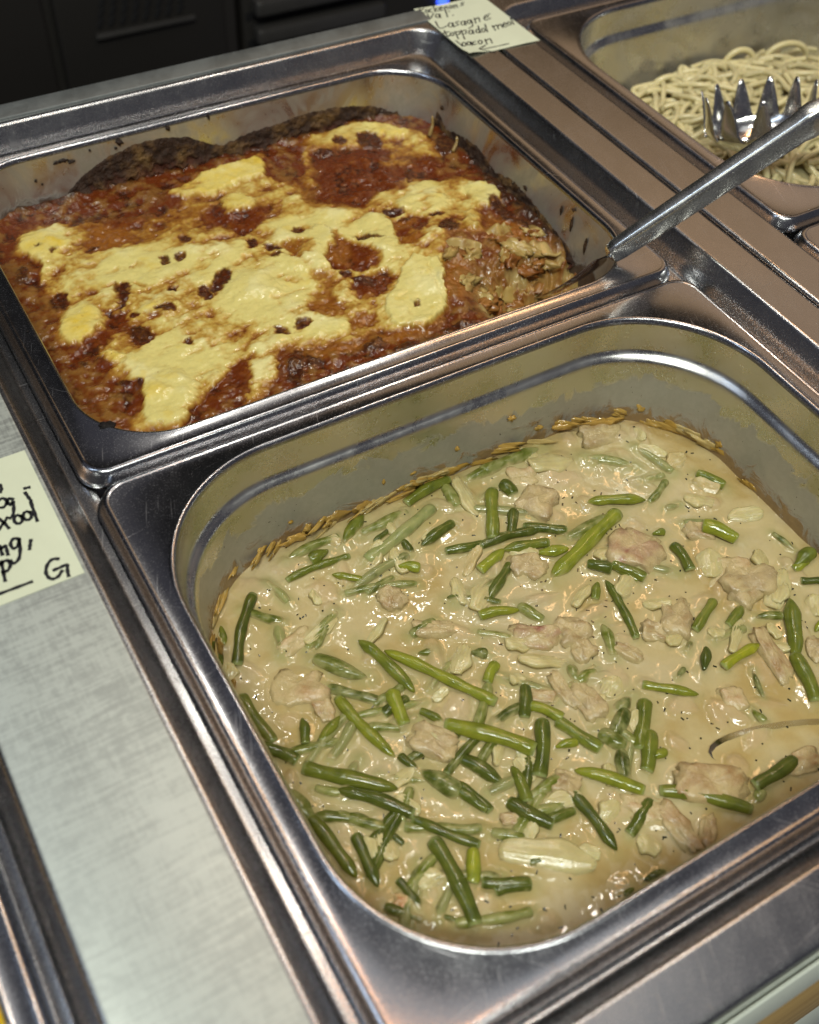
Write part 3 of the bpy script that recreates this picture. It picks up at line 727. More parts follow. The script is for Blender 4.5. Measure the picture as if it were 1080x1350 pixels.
('B',1.2,[(205,332.7),(203.7,331.5),(202,331.1),(200.7,331.8),(200.1,333.3),(200.5,335),(201.8,336.2),(203.4,336.5),(204.8,335.8),(205.4,334.4)]),
('B',1.2,[(180.5,420.2),(178.9,418.4),(176.7,418),(174.8,419),(173.8,421),(174.2,423.3),(175.9,425.1),(178.1,425.6),(180,424.6),(181,422.5)]),
('B',1.2,[(239.8,411),(237.9,409.9),(234.9,410.1),(231.9,411.6),(230,413.8),(230,415.9),(231.8,417),(234.9,416.8),(237.9,415.3),(239.8,413)]),
('B',1.2,[(259.4,396),(257.8,394.9),(255.2,395.1),(252.7,396.4),(251.2,398.2),(251.2,400),(252.9,401.1),(255.4,400.9),(258,399.6),(259.5,397.8)]),
('B',1.2,[(296.6,367.7),(293.3,368.8),(290.3,375.7),(288.6,385.8),(289,395.3),(291.3,400.5),(294.6,399.4),(297.7,392.3),(299.3,382),(298.9,372.7)]),
('B',1.2,[(302.6,350.4),(299,351.4),(296.4,357.9),(295.8,367.6),(297.5,376.9),(300.9,382.2),(304.6,381.3),(307.3,374.5),(307.8,364.6),(306,355.4)]),
('B',1.2,[(249.3,315.3),(246,312.2),(241.1,310.9),(236.3,312),(233.5,314.9),(233.7,318.6),(236.8,321.7),(241.8,323),(246.7,322),(249.5,319)]),
('B',1.2,[(173.8,315),(171.6,312.6),(168.2,311.7),(164.7,312.5),(162.6,314.7),(162.6,317.5),(164.7,319.9),(168.2,320.9),(171.7,320.1),(173.8,317.9)]),
('B',1.2,[(189.7,305.9),(187.1,303.5),(182.3,302.3),(177.1,302.9),(173.5,304.9),(172.8,307.6),(175.3,310.1),(180.1,311.3),(185.4,310.8),(189,308.7)]),
('B',1.2,[(138.9,319),(136.4,316.7),(132,316),(127.2,317.1),(123.9,319.5),(123.4,322.4),(125.8,324.7),(130.2,325.4),(135.1,324.3),(138.4,321.9)]),
('B',1.2,[(226.1,306.1),(223.1,304),(217.2,303.2),(210.8,303.8),(206.1,305.7),(205,308.2),(207.9,310.2),(213.7,311.1),(220.2,310.5),(225,308.6)]),
('B',1.2,[(27.8,450.6),(25.7,447.2),(23.5,445.9),(22.1,447.2),(22,450.6),(23.2,454.8),(25.3,458.2),(27.5,459.5),(28.9,458.2),(29,454.8)]),
('B',1.2,[(127.4,316.2),(122.8,310.6),(118.9,308.2),(117.1,309.8),(118.1,314.9),(121.6,321.6),(126.2,327.3),(130.3,329.9),(132.1,328.2),(131,323)]),
('B',1.2,[(44.1,470.7),(43.6,469.8),(42.9,469.5),(42.3,469.8),(41.9,470.7),(42,471.7),(42.5,472.6),(43.3,472.9),(43.9,472.6),(44.3,471.7)]),
('B',1.2,[(49.6,465.1),(49,464.2),(48.3,463.8),(47.6,464.2),(47.2,465.1),(47.3,466.2),(47.9,467.2),(48.7,467.5),(49.4,467.2),(49.7,466.2)]),
('B',1.2,[(72.1,459.4),(71.1,458.4),(68.7,457.5),(65.8,457.1),(63.6,457.5),(62.8,458.3),(63.8,459.4),(66.2,460.3),(69.1,460.6),(71.4,460.3)]),
('B',1.2,[(119.2,441.3),(118,440.2),(116.1,440.2),(114.1,441.2),(112.9,442.8),(112.9,444.5),(114.1,445.6),(116,445.7),(118,444.7),(119.2,443)]),
('D',3.5,[(31.9,474.4),(37.1,486.7),(48.2,491.4),(74,484.7),(103.6,471.4),(123.7,488.4),(150,496.2),(190.7,501.5),(185.2,477.7),(197.8,462.9),(196.3,444),(213.7,493.3),(228.6,510.8),(258.2,514.4),(279.8,502),(292.1,479.9),(290.1,455.8),(272.1,434.7),(290.7,425.5),(304.4,406),(295.2,392),(274.3,394.1),(278,381.4),(269.8,368.6),(252.3,377.4),(240.7,363.9),(226.4,337.1),(201.4,308.2),(187.8,314),(177.6,326.7),(149.5,322.2),(124.8,330.8),(113.4,313.1),(91.5,308.2),(97.3,323.5),(76.6,314.8),(56.2,308),(36.7,316.8),(48.5,331.5),(46.3,350.1),(41.4,361.8),(40.2,375.5),(31.4,386.3),(26.3,399.5),(36.7,420.3),(30.5,437.1),(33,454.5)]),
('T',2,[(192.8,440.3),(211.4,439.2),(224.4,427.3),(240.8,433.1),(255,434.5),(244.8,422.7),(228.3,422.6),(205.7,428.4)]),
('R',2,[(194.3,412.8),(199.8,399.7),(210.3,379.3),(200.1,372.1),(186.8,381.3),(180.3,391.9)]),
('R',2,[(181,365),(194.5,367.6),(203.8,367.8),(205.3,359.7),(191,350.5),(178.4,354.6)]),
('O',2,[(156.2,368.3),(169.7,366),(166.6,349.2),(172.3,332.9),(161.6,345.1),(151.1,352.6)]),
('O',2,[(165.8,387.1),(175.6,377.2),(174,368.5),(163.3,376.4)]),
('O',2,[(163.7,412.9),(177.8,410.8),(175.3,397),(164.5,402.4)]),
('B',2,[(109.7,396.6),(127,406.8),(120.6,395.8),(110.4,391.7)]),
('B',2,[(68,422.6),(73.3,415.2),(63,402.3)]),
('T',2,[(60.5,381.8),(71.3,382.7),(71,372.1),(60.7,369),(55.3,371.8)]),
('R',2,[(231.2,404.9),(247.6,399.4),(244,387.9),(226.7,391.4)]),
('O',1.5,[(72.7,392.9),(88.2,384.9),(80.1,384.7)]),
('O',2,[(72.1,479.4),(91.4,469.7),(88.8,455.6),(69.9,457.7)]),
('R',2,[(52.1,494.6),(78.5,497.3),(113.4,496.3),(125.6,482),(111.8,470),(79.3,483.6)]),
('C',5,[(120.3,430.3),(110.9,418.2),(93.2,411.4),(74,412.3),(60.1,420.3),(56.6,432.6),(64.9,444.7),(82.4,452.1),(102.5,451.6),(117.2,443.2)]),
('C',5,[(171.3,373.1),(160.3,361.9),(141.5,357.7),(122.1,361.7),(109,372.3),(106.9,385.8),(117,397.3),(135.8,402.2),(156.2,398.3),(169.9,387.1)]),
('C',5,[(69.3,332.2),(55.9,322.8),(45.3,322.8),(41,332),(44.7,347.3),(55.5,363.5),(69.4,374.1),(81,374.5),(85.3,364.3),(80.6,348)]),
('C',5,[(166.3,335.2),(159.2,331),(146.4,331.5),(132.6,336.4),(123,344),(121.1,351.3),(127.8,355.7),(140.7,355.3),(154.8,350.4),(164.6,342.6)]),
('C',5,[(209.6,394.5),(200.6,390.3),(190.6,394.9),(183.4,406.6),(181.5,421.2),(185.9,433.2),(195.1,438),(205.4,433.2),(212.8,421),(214.3,406.1)]),
('C',5,[(166.4,453.4),(161.5,448.6),(154.2,447.8),(147.3,451.2),(143.4,457.6),(143.9,464.7),(148.7,469.6),(156.1,470.6),(163.1,467.1),(167.1,460.5)]),
('C',5,[(47.2,395.1),(42.5,387.5),(36.4,384.5),(31.1,387.2),(28.6,394.6),(29.9,404),(34.5,411.9),(40.8,415.1),(46.2,412.3),(48.7,404.6)]),
('C',5,[(218.7,326.3),(205.7,314.8),(195,311.3),(190.4,316.9),(193.4,329.5),(203.3,344.9),(216.7,357.3),(228.1,361.5),(233,355.5),(229.2,341.9)]),
('C',5,[(57.8,470.3),(53.6,465.1),(47.1,463.9),(40.6,467.1),(36.7,473.6),(36.7,480.9),(40.7,486.3),(47.3,487.6),(53.9,484.3),(57.9,477.6)]),
('C',5,[(271.1,424.6),(263.5,419.3),(250.8,418.7),(237.9,422.9),(229.6,430.3),(228.8,438.1),(236.1,443.5),(248.8,444.3),(262,440.1),(270.5,432.6)]),
('C',5,[(303.5,401.9),(298.3,397.2),(292.2,395.7),(287.4,398.1),(285.7,403.5),(287.7,409.8),(292.8,414.6),(299,416.2),(303.9,413.7),(305.6,408.3)]),
('C',5,[(266.9,498.3),(260.2,493.7),(247.8,492.6),(234.6,495.3),(225.4,500.8),(223.6,507.1),(229.9,511.7),(242.2,513),(255.7,510.3),(265.2,504.7)]),
('C',5,[(99.5,345),(95.2,337.6),(86.9,333),(77.7,332.7),(71.1,336.8),(69.5,343.8),(73.5,351.1),(81.8,356),(91.2,356.5),(98,352.2)]),
('C',5,[(139.9,415.1),(135,407.5),(125.6,402.4),(115.4,401.6),(108,405.4),(106.2,412.3),(110.8,419.8),(120.1,425.1),(130.6,426.1),(138.2,422.3)]),
('C',5,[(181.4,415.3),(175.3,410.2),(168.1,410.4),(162.4,415.7),(160.4,424.2),(162.9,432.7),(169,438),(176.4,438),(182.2,432.5),(184.1,423.8)]),
('C',5,[(217.6,375.6),(211.6,368.4),(205.3,365.4),(200.9,367.7),(200,374.3),(203,382.9),(208.9,390.3),(215.4,393.6),(220,391.3),(220.8,384.3)]),
('C',5,[(111.5,320.4),(105.7,313.4),(100.5,310.7),(97.7,313.2),(98.4,320),(102.4,328.6),(108.2,335.9),(113.7,338.9),(116.6,336.3),(115.7,329.1)]),
('C',5,[(190.3,500),(184.8,493.6),(173.5,488.7),(160.8,487),(151.5,489.2),(148.9,494.4),(154,500.7),(165.1,505.7),(178,507.6),(187.7,505.4)])]
INK_LEFT=[[(-31.32,272.26),(-31.4,270.02),(-32.34,268.25)],[(-34.83,263.96),(-33.12,264.69),(-31.83,264),(-31.82,261.61),(-33.57,259.95),(-35.37,260.55)],[(-29.12,262.25),(-30.27,263.39),(-31.42,261.77),(-30.89,259.78),(-29.48,261.1),(-30.27,257.45),(-31.68,254.03),(-33.18,253.16)],[(-23.24,265.75),(-21.49,265.5)],[(-23.77,263.45),(-23.43,260.71),(-23.1,258.29)],[(-37.08,254.89),(-35.96,252.12),(-35.05,248.4)],[(-39.06,249.13),(-36.36,251.61),(-33.93,253.93)],[(-29.16,252.36),(-28.93,250.89),(-29.43,249.48),(-30.43,248.78),(-31.46,249.12),(-32.04,250.34),(-31.91,251.87),(-31.11,253),(-30.03,253.2),(-29.16,252.36)],[(-25.42,252.56),(-25.2,251.08),(-25.71,249.66),(-26.72,248.96),(-27.75,249.3),(-28.33,250.52),(-28.19,252.06),(-27.38,253.19),(-26.29,253.39),(-25.42,252.56)],[(-23.36,257.47),(-23.82,252.17),(-24.21,246.83)],[(-40.94,241.33),(-41.17,236.62)],[(-40.86,239.55),(-39.04,240.45),(-39.01,238.21),(-39.33,235.62)],[(-33.37,241.25),(-34.98,242.33),(-36.81,240.51),(-36.64,237.63),(-34.52,238.23),(-33.27,241.41),(-34.51,235.79),(-36.39,231.64),(-38.67,230.48),(-39.41,232.24)],[(-29.46,238.52),(-30.44,236.38),(-31.28,234.4)],[(-42.49,233.56),(-43.24,228.9),(-44.03,223.86)],[(-43.42,232.37),(-40.55,233.2),(-40.08,230.23),(-41.75,228.22),(-43.67,228.12)],[(-48.88,218.95),(-42.4,218.82),(-35.55,218.74)],[(-23.23,224.61),(-25.24,225.42),(-27.69,223.88),(-29.36,220.73),(-29.34,217.91),(-28.29,216.34),(-26.1,216.42),(-23.91,218.32)],[(-26.39,220.13),(-23.58,220.3),(-21.3,220.3),(-21.98,217.75),(-22.49,214.87)]]
INK_TOP=[[(338.94,562.28),(336.29,555.5)],[(341.85,561.54),(338.12,559.24),(338.94,555.67)],[(343.44,558.81),(343.21,557.61),(342.4,556.34),(341.41,555.59),(340.68,555.72),(340.56,556.66),(341.11,557.97),(342.07,559.05),(342.99,559.38),(343.44,558.81)],[(346.74,559.28),(344.82,558.56),(343.27,555.66),(345.01,555.26)],[(350.05,562.61),(346.88,554.59)],[(351.3,558.59),(348.11,557.44),(349.45,554.41)],[(351.35,556.54),(353.58,556.93),(354.21,559.27),(352.02,557.65),(350.94,554.72),(352.97,554.79)],[(355.87,557.9),(354.29,554.18)],[(355.27,556.75),(358.02,558.12),(356.49,554.17)],[(361.38,557.23),(361.15,556.12),(360.39,554.95),(359.45,554.26),(358.78,554.38),(358.68,555.25),(359.2,556.46),(360.11,557.46),(360.97,557.76),(361.38,557.23)],[(363.01,557.25),(361.38,553.33)],[(362.48,556.07),(364.87,557),(363.58,553.32)],[(371.28,557.53),(368.85,557.21),(369.19,555.01),(366.39,554.26)],[(339.89,553.64),(338.65,547.48),(344.5,553.1)],[(346.89,550.52),(346.6,549.03),(345.6,547.46),(344.36,546.55),(343.45,546.71),(343.31,547.87),(343.99,549.49),(345.19,550.82),(346.34,551.22),(346.89,550.52)],[(347.73,550.6),(345.59,545.64)],[(354.04,553.29),(350.48,544.76)],[(355.31,551.3),(355.97,551.39)],[(354.81,545.33),(355.37,545.27)],[(339.39,542.23),(337,532.69),(343.09,533.71)],[(348.26,536.02),(347.93,534.37),(346.81,532.64),(345.41,531.64),(344.4,531.83),(344.24,533.12),(345,534.91),(346.35,536.37),(347.64,536.81),(348.26,536.02)],[(349.21,536.31),(346.79,530.83)],[(354.02,536.42),(351.16,535.79),(351.5,532.71),(348.3,531.67)],[(356.95,534.59),(356.64,533.13),(355.63,531.6),(354.38,530.71),(353.48,530.88),(353.35,532.02),(354.04,533.61),(355.25,534.9),(356.39,535.29),(356.95,534.59)],[(358.05,534.94),(355.61,529.82)],[(361.55,534.25),(361.26,532.89),(360.31,531.46),(359.13,530.63),(358.29,530.78),(358.17,531.85),(358.82,533.33),(359.96,534.54),(361.03,534.91),(361.55,534.25)],[(362.51,534.44),(359.11,527.22),(354.83,525.15)],[(365.41,535.07),(362.75,529.03)],[(364.74,533.4),(368.37,534.68),(366.27,529.55)],[(371.36,532.31),(374.82,532.68),(375.05,535.36),(371.36,532.31),(370.94,529.34),(375.18,530.14)],[(376.61,535.43),(378.1,535.54)],[(338,528.77),(335.77,520.88),(338.45,522.09)],[(335.15,525.53),(340.16,526.43)],[(341.74,523.96),(341.5,522.72),(340.66,521.43),(339.61,520.68),(338.84,520.83),(338.72,521.8),(339.29,523.14),(340.3,524.23),(341.27,524.55),(341.74,523.96)],[(343.81,525.1),(340.6,515.42)],[(343.47,523.92),(346.89,524.24),(345.01,520.92),(342.39,520.62)],[(348.52,524.82),(344.34,513.67)],[(348.18,523.64),(351.61,523.95),(349.43,520.19),(346.74,520.11)],[(355.04,521.9),(354.74,520.47),(353.74,518.97),(352.51,518.11),(351.62,518.28),(351.48,519.4),(352.17,520.95),(353.36,522.21),(354.49,522.59),(355.04,521.9)],[(355.79,522),(353.91,517.52)],[(359.76,520.88),(359.48,519.54),(358.54,518.15),(357.38,517.34),(356.54,517.5),(356.42,518.55),(357.07,520),(358.19,521.17),(359.25,521.52),(359.76,520.88)],[(362.11,525.24),(358.41,516.56)],[(363.76,520.17),(363.47,518.83),(362.53,517.44),(361.36,516.63),(360.52,516.79),(360.4,517.84),(361.06,519.29),(362.18,520.46),(363.25,520.81),(363.76,520.17)],[(367.28,524.78),(363.23,515.46)],[(370.49,520.95),(368.91,514.73)],[(370.28,519.1),(373.66,520.44),(371.71,515.35)],[(373.45,518.6),(376.46,520.12),(375.21,515.65)],[(377.01,517.91),(379.92,518.51),(380.11,520.76),(377.5,518.66),(376.59,515.78),(379.13,515.95)],[(384.3,520.14),(383.99,518.8),(383,517.39),(381.8,516.57),(380.94,516.73),(380.84,517.79),(381.53,519.25),(382.69,520.44),(383.79,520.79),(384.3,520.14)],[(387.68,525.13),(384.62,516.32)],[(337.73,513.77),(337.65,505.64)],[(341.81,509.17),(341.53,507.79),(340.57,506.34),(339.38,505.5),(338.5,505.67),(338.36,506.76),(339.01,508.27),(340.16,509.49),(341.27,509.85),(341.81,509.17)],[(345.16,508.75),(344.9,507.45),(344,506.1),(342.88,505.32),(342.06,505.47),(341.93,506.5),(342.55,507.9),(343.62,509.04),(344.66,509.38),(345.16,508.75)],[(346.01,508.95),(344.18,504.23)],[(349.24,508.37),(346.83,507.64),(345.63,504.85),(347.82,504.93)],[(353.22,507.56),(352.93,506.17),(351.94,504.71),(350.73,503.88),(349.85,504.05),(349.71,505.15),(350.38,506.66),(351.56,507.88),(352.67,508.24),(353.22,507.56)],[(356.34,507.86),(354,501.85)],[(355.59,505.96),(359.59,507.28),(357.9,501.69)],[(366.9,495.98),(356.14,496.76),(345.95,497.5)],[(352.27,500.98),(345.58,497.67),(353.14,490.99)]]

# ------------------------------------------------------------------ the counter with its three wells
ZC = 8.0                                     # counter top, 8 mm above the pan rims

def counter_unit(name, x0, x1, y0, y1, rx0, rx1, ry0, ry1):
    loops = []
    for d, z in ((0, -60), (0, 5.6), (0.25, 6.8), (0.9, 7.6), (2.0, ZC), (2.6, ZC)):
        p = rrect(x0 + d, x1 - d, y0 + d, y1 - d, 2.0, 10, 12)
        loops.append(np.column_stack([p, np.full(len(p), z)]))
    prof = [(-0.8, ZC), (0.0, ZC)]
    R = 2.4
    for a in range(10, 66, 11):
        prof.append((R * math.sin(math.radians(a)), ZC - R * (1 - math.cos(math.radians(a)))))
    x_, z_ = prof[-1]
    prof += [(x_ + 0.3, z_ - 0.62), (x_ + 4.0, z_ - 8.6)]
    x_, z_ = prof[-1]
    for k_ in range(1, 7):
        t_ = k_ / 6
        prof.append((x_ + 4.2 * t_, z_ - (z_ + 8.8) * (1 - (1 - t_) ** 2)))
    prof += [(12.0, -8.9), (18.0, -9.0), (18.6, -9.6), (19.0, -11), (19.0, -130)]
    for d, z in prof:
        p = rrect(rx0 + d, rx1 - d, ry0 + d, ry1 - d, max(20.0 - d * 0.75, 5), 10, 12)
        loops.append(np.column_stack([p, np.full(len(p), z)]))
    v, f = loft(loops)
    return structure(mesh_obj(name, v, f, M_COUNTER, None))

unit_mid = counter_unit('counter_top', -41.0, 358.2, -31, 561, -14, 337, -12, 543)
unit_right = counter_unit('counter_top', 359.8, 760, -31, 561, 384, 735, -12, 543)
unit_left = counter_unit('counter_top', -441, -42.5, -31, 561, -417, -66, -12, 543)
v, f = box(-441, 338.0, 545.5, 560.6, ZC + 0.05, ZC + 1.2, 0.5)
mesh_obj('back_rail', v, f, M_BACKRAIL, unit_mid, sharp=40)
v, f = box(-66.5, -15.2, -30, 543.5, ZC + 0.05, ZC + 1.5, 0.6)
mesh_obj('divider_plate', v, f, M_PLATE, unit_mid, sharp=40)
for (z0, z1, m, nm) in ((-50, 3.5, M_WHITE, 'white_band'), (-174, -50.6, M_WOOD, 'wood_band'), (-322, -174.6, M_WHITE, 'white_band')):
    v, f = box(-441, 760, -34, -31.2, z0, z1, 1.0)
    mesh_obj(nm, v, f, m, unit_mid, sharp=40)
v, f = box(-441, 760, -29, 559, -900, -330)
mesh_obj('cabinet_body', v, f, M_DARK, unit_mid, smooth=False)

# ------------------------------------------------------------------ pans
PAN_GROUP = 'steel food pans set in the counter wells'
def make_pan(label, x0, y0, w, d, r_in, depth, step, basin_mat, ro=13.0):
    t = thing('food_pan', label, 'food pan', (x0 + w / 2, y0 + d / 2, -depth), PAN_GROUP)
    x1, y1 = x0 + w, y0 + d
    rim = [(0.0, -8.0, ro), (0.0, -6.6, ro), (0.5, -5.2, ro), (1.6, -3.0, ro - 1), (2.6, -1.2, ro - 2), (3.3, -0.45, ro - 2.6),
           (4.1, -0.15, ro - 3), (4.6, -0.12, ro - 3)]
    q = r_in
    rim += [(4.9, -0.35, ro - 3), (5.3, -0.40, ro - 3.2), (10.6, -0.35, q + 2), (11.2, -0.1, q + 1.4), (11.8, 0.10, q + 1), (12.4, 0.0, q + .5), (13.0, -0.5, q),
            (13.5, -1.5, q - .3), (13.8, -3.0, q - .5)]
    v, f = loft(ring_loops(x0, x1, y0, y1, rim, 20, 16))
    mesh_obj('rim', v, f, M_RIM, t)
    prof = [(13.8, -3.0, q - .5)]
    if step:
        prof += [(14.0, -8, q - .5), (14.5, -18.0, q - .6), (14.9, -19.6, q - .8), (16.2, -21.0, q - 1.4), (17.6, -22.0, q - 2), (18.2, -23.4, q - 2.4), (18.4, -26, q - 2.6)]
        zz = -26.0; dd = 18.4
    else:
        zz = -3.0; dd = 13.8
    zb = -depth + 14
    for k in range(1, 7):
        s = k / 6
        prof.append((dd + (4.5 * s), zz + (zb - zz) * s, q - 3 - 3 * s))
    d0 = dd + 4.5
    for a in range(15, 91, 15):
        r = math.radians(a)
        prof.append((d0 + 14 * (1 - math.cos(r)), zb - 14 * math.sin(r), max(q - 6 - 14 * (1 - math.cos(r)) * .6, 8)))
    v, f = loft(ring_loops(x0, x1, y0, y1, prof, 20, 16), True)
    mesh_obj('basin', v, f, basin_mat, t, sharp=60)
    return t

stew_pan = make_pan('large steel pan with rounded corners holding the creamy bean stew', 0.0, 0.0, 325, 264.4, 64, 100, True, M_BASIN_STEW)
las_pan = make_pan('steel pan with burnt sauce on its walls holding the lasagne', 0.0, 265.8, 325, 264.4, 40, 65, False, M_BASIN_LAS)
spag_pan = make_pan('steel pan holding the spaghetti in the right-hand well', 399.0, 268.5, 325, 264.4, 64, 100, True, M_BASIN_PLAIN)
empty_pan = make_pan('steel pan at the right edge, in front of the spaghetti pan', 399.0, 2.6, 325, 264.4, 64, 100, True, M_BASIN_PLAIN)
left_pan = make_pan('steel pan cut off at the lower left corner, with yellow food', -404.3, 0.0, 325, 264.4, 60, 65, False, M_BASIN_PLAIN)
# the spaghetti pan stands a little proud
spag_pan.location.z += 1.5 * MM

def blob(c, rx, ry, rz, seed, n=10, m=7, rough=0.25, rotz=0.0):
    rs = np.random.RandomState(seed)
    vs = []
    off = rs.rand(2) * 50
    for i in range(m + 1):
        th = math.pi * i / m
        for j in range(n):
            ph = 2 * math.pi * j / n
            p = np.array([math.sin(th) * math.cos(ph), math.sin(th) * math.sin(ph), math.cos(th)])
            k = 1 + rough * float(perlin(np.array([p[0] * 1.7 + off[0] + p[2]]), np.array([p[1] * 1.7 + off[1] - p[2]]), 5)[0]) * 1.6
            vs.append(p * k)
    vs = np.array(vs) * (rx, ry, rz)
    ca, sa = math.cos(rotz), math.sin(rotz)
    vs = np.column_stack([vs[:, 0] * ca - vs[:, 1] * sa, vs[:, 0] * sa + vs[:, 1] * ca, vs[:, 2]]) + np.asarray(c)
    fs = []
    for i in range(m):
        for j in range(n):
            k = (j + 1) % n
            fs.append((i * n + j, (i + 1) * n + j, (i + 1) * n + k, i * n + k))
    return vs, fs

# dried splashes baked on the lasagne pan
dark_col = np.array([0.03, 0.015, 0.008])
def splash(c, rx, ry, rz, seed, parent, col=dark_col, mat=M_CRUST, rotz=0.0, name='dried_splash'):
    v, f = blob(c, rx, ry, rz, seed, 9, 6, 0.5, rotz)
    return mesh_obj(name, v, f, mat, parent, col=np.tile(col, (len(v), 1)))
wy = 514.6
for i, (x, z, a, b) in enumerate(((109, -4.5, 2.2, 1.9), (106, -7.5, .8, .7), (71, -7.5, 2.2, .8), (75, -7.2, 2.6, .9), (79.5, -9, 1.8, .9), (139, -3.4, 1.3, 1.5), (91, -5, .6, .6), (57, -15, .8, .8), (60, -18, .6, .6), (165, -2.6, .7, 2.0))):
    yy = 516.0 + z * 0.075 - 0.1
    splash((x, yy, z), a, 0.9, b, i, las_pan)
for i, (y, z, a, b) in enumerate(((500, -17, 1.2, 3.4), (494, -13, 1.0, 2.0), (482, -15, 1.4, 1.2), (387, -18, 2.2, 1.3), (342, -6, 1.0, 1.0), (341, -16, 1.0, 4.5), (352, -12, .8, 3.0), (326, -20, 1.2, 5.0))):
    splash((310.6 + z * 0.06, y, z), 0.8, a, b, 30 + i, las_pan, np.array([0.06, 0.028, 0.01]))
splash((20.5, 295.0, -0.3), 4.2, 2.2, 0.9, 61, las_pan, np.array([0.012, 0.008, 0.007]), rotz=-0.5)
for i, (x, y) in enumerate(((11.5, 367), (9.5, 371.5))):
    splash((x, y, -0.1), 0.8, 0.5, 0.4, 70 + i, las_pan, np.array([0.012, 0.008, 0.007]))

# ------------------------------------------------------------------ lasagne
las = thing('lasagne', 'baked lasagne with melted cheese, red sauce and burnt edges', 'lasagne', (162, 397, -62))
NX, NY = 560, 450
gx, gy = np.meshgrid(np.linspace(12.5, 312.5, NX), np.linspace(278.5, 517.5, NY))
X, Y = gx.ravel(), gy.ravel()
wxx = X + 4.2 * fbm(X, Y, 17, 5, 1) + 2.0 * fbm(X, Y, 4, 3, 31)
wyy = Y + 3.6 * fbm(X, Y, 17, 5, 11) + 1.6 * fbm(X, Y, 4, 3, 37)

def poly_sd(px, py, poly):
    """signed distance, positive inside"""
    P = np.array(poly, float)
    d2 = np.full(px.shape, 1e18); ins = np.zeros(px.shape, bool)
    for i in range(len(P)):
        a, b = P[i], P[(i + 1) % len(P)]
        e = b - a
        wx, wy_ = px - a[0], py - a[1]
        t = np.clip((wx * e[0] + wy_ * e[1]) / (e @ e + 1e-9), 0, 1)
        d2 = np.minimum(d2, (wx - e[0] * t) ** 2 + (wy_ - e[1] * t) ** 2)
        c = ((a[1] > py) != (b[1] > py)) & (px < (b[0] - a[0]) * (py - a[1]) / (b[1] - a[1] + 1e-12) + a[0])
        ins ^= c
    d = np.sqrt(d2)
    return np.where(ins, d, -d)

masks = {k: np.zeros(X.shape) for k in 'TROYPBDC'}
for t, w, poly in REGIONS:
    pl = np.array(poly)
    x0, y0 = pl.min(0) - 14; x1, y1 = pl.max(0) + 14
    sel = (X > x0) & (X < x1) & (Y > y0) & (Y < y1)
    if not sel.any(): continue
    sd = poly_sd(wxx[sel], wyy[sel], poly)
    lo_, hi_ = (-8.0, 5.0) if t == 'D' else ((-w * 1.0, w * 1.2) if t in 'BP' else (-w * 1.9, w * 2.0))
    masks[t][sel] = np.maximum(masks[t][sel], sstep(lo_, hi_, sd))
T, Rr, Oo, Yy, Pp, Bb, Dd, Cc = (masks[k] for k in 'TROYPBDC')
n1 = fbm(X, Y, 26, 5, 2); n2 = fbm(X, Y, 7, 5, 3); n3 = fbm(X, Y, 2.6, 3, 4); n4 = fbm(X, Y, 12, 4, 6)
# torn holes and thin places all over the cheese
nst = fbm(X * 0.6 + Y * 0.2, Y * 1.3 - X * 0.25, 11, 5, 8)          # streaks drawn across the pan
thin = sstep(-0.02, 0.42, nst + 0.45 * n2)
T = np.clip(T * (0.85 + 0.6 * n2), 0, 1)
edge_b = np.clip(sstep(507, 516, Y + 5 * n2) + sstep(298, 308, X + 6 * n2 - 8 * sstep(420, 480, Y)) * sstep(335, 350, Y), 0, 1)
edge_f = sstep(286, 281, Y + 3 * n2) * 0.6 + sstep(20, 14, X + 3 * n2) * 0.7
cut = sstep(352, 306, Y + 8 * n1 + 5 * n2) * sstep(226, 262, X + 10 * n1 + 5 * n2)
slope = np.clip(cut * 4, 0, 1) * (1 - sstep(0.9, 1.0, cut))
nocut = 1 - np.clip(cut * 3, 0, 1)
c0 = Dd * (0.57 - 0.45 * sstep(0.0, 0.6, nst) + 0.4 * np.clip(-nst, 0, 1)) + 0.36 * Pp + 0.30 * Yy + 0.40 * Cc * (0.3 + 0.7 * Dd)
c0 = c0 - 0.85 * Rr - 0.50 * Oo - 0.34 * T - 0.7 * Bb - edge_b - edge_f
c = np.clip(c0 + (0.42 * n2 + 0.20 * n3) * (0.35 + 0.65 * (1 - np.clip(Cc + Pp, 0, 1))) * Dd, 0, 1) * nocut
thick = sstep(0.0, 0.9, c0) * nocut
under = np.tile(np.array([0.120, 0.024, 0.004]), (len(X), 1))
under = mix(under, (0.18, 0.046, 0.007), sstep(-0.05, 0.5, n2))
under = mix(under, (0.045, 0.011, 0.004), sstep(0.0, 0.5, -n4 + 0.5 * n3))
under = mix(under, (0.24, 0.105, 0.020), np.clip(T - Rr, 0, 1) * np.clip(0.45 + 0.9 * n2 + 0.4 * n3, 0, 1))
under = mix(under, (0.27, 0.095, 0.012), Oo * np.clip(0.75 + 0.6 * n3, 0, 1))
under = mix(under, (0.23, 0.115, 0.028), (1 - Dd) * sstep(-0.12, 0.35, n1 * 0.6 + n2 + 0.1 * sstep(60, 20, X)) * 0.65)
col = under
col = mix(col, (0.27, 0.110, 0.016), sstep(0.04, 0.34, c))
col = mix(col, (0.47, 0.29, 0.055), sstep(0.26, 0.62, c))
cc = mix(np.tile(np.array([0.66, 0.565, 0.200]), (len(X), 1)), (0.73, 0.66, 0.31), sstep(0.0, 0.4, n1) * 0.8)
cc = mix(cc, (0.66, 0.47, 0.06), np.clip(Yy * (0.5 + 0.6 * n2) + 0.35 * sstep(0.2, 0.5, n4), 0, 1))
f_ = sstep(0.48, 0.92, c)[:, None]
col = col * (1 - f_) + cc * f_
fre = sstep(0.34, 0.60, n3 * 0.8 + 0.6 * n2) * sstep(-0.1, 0.3, nst)
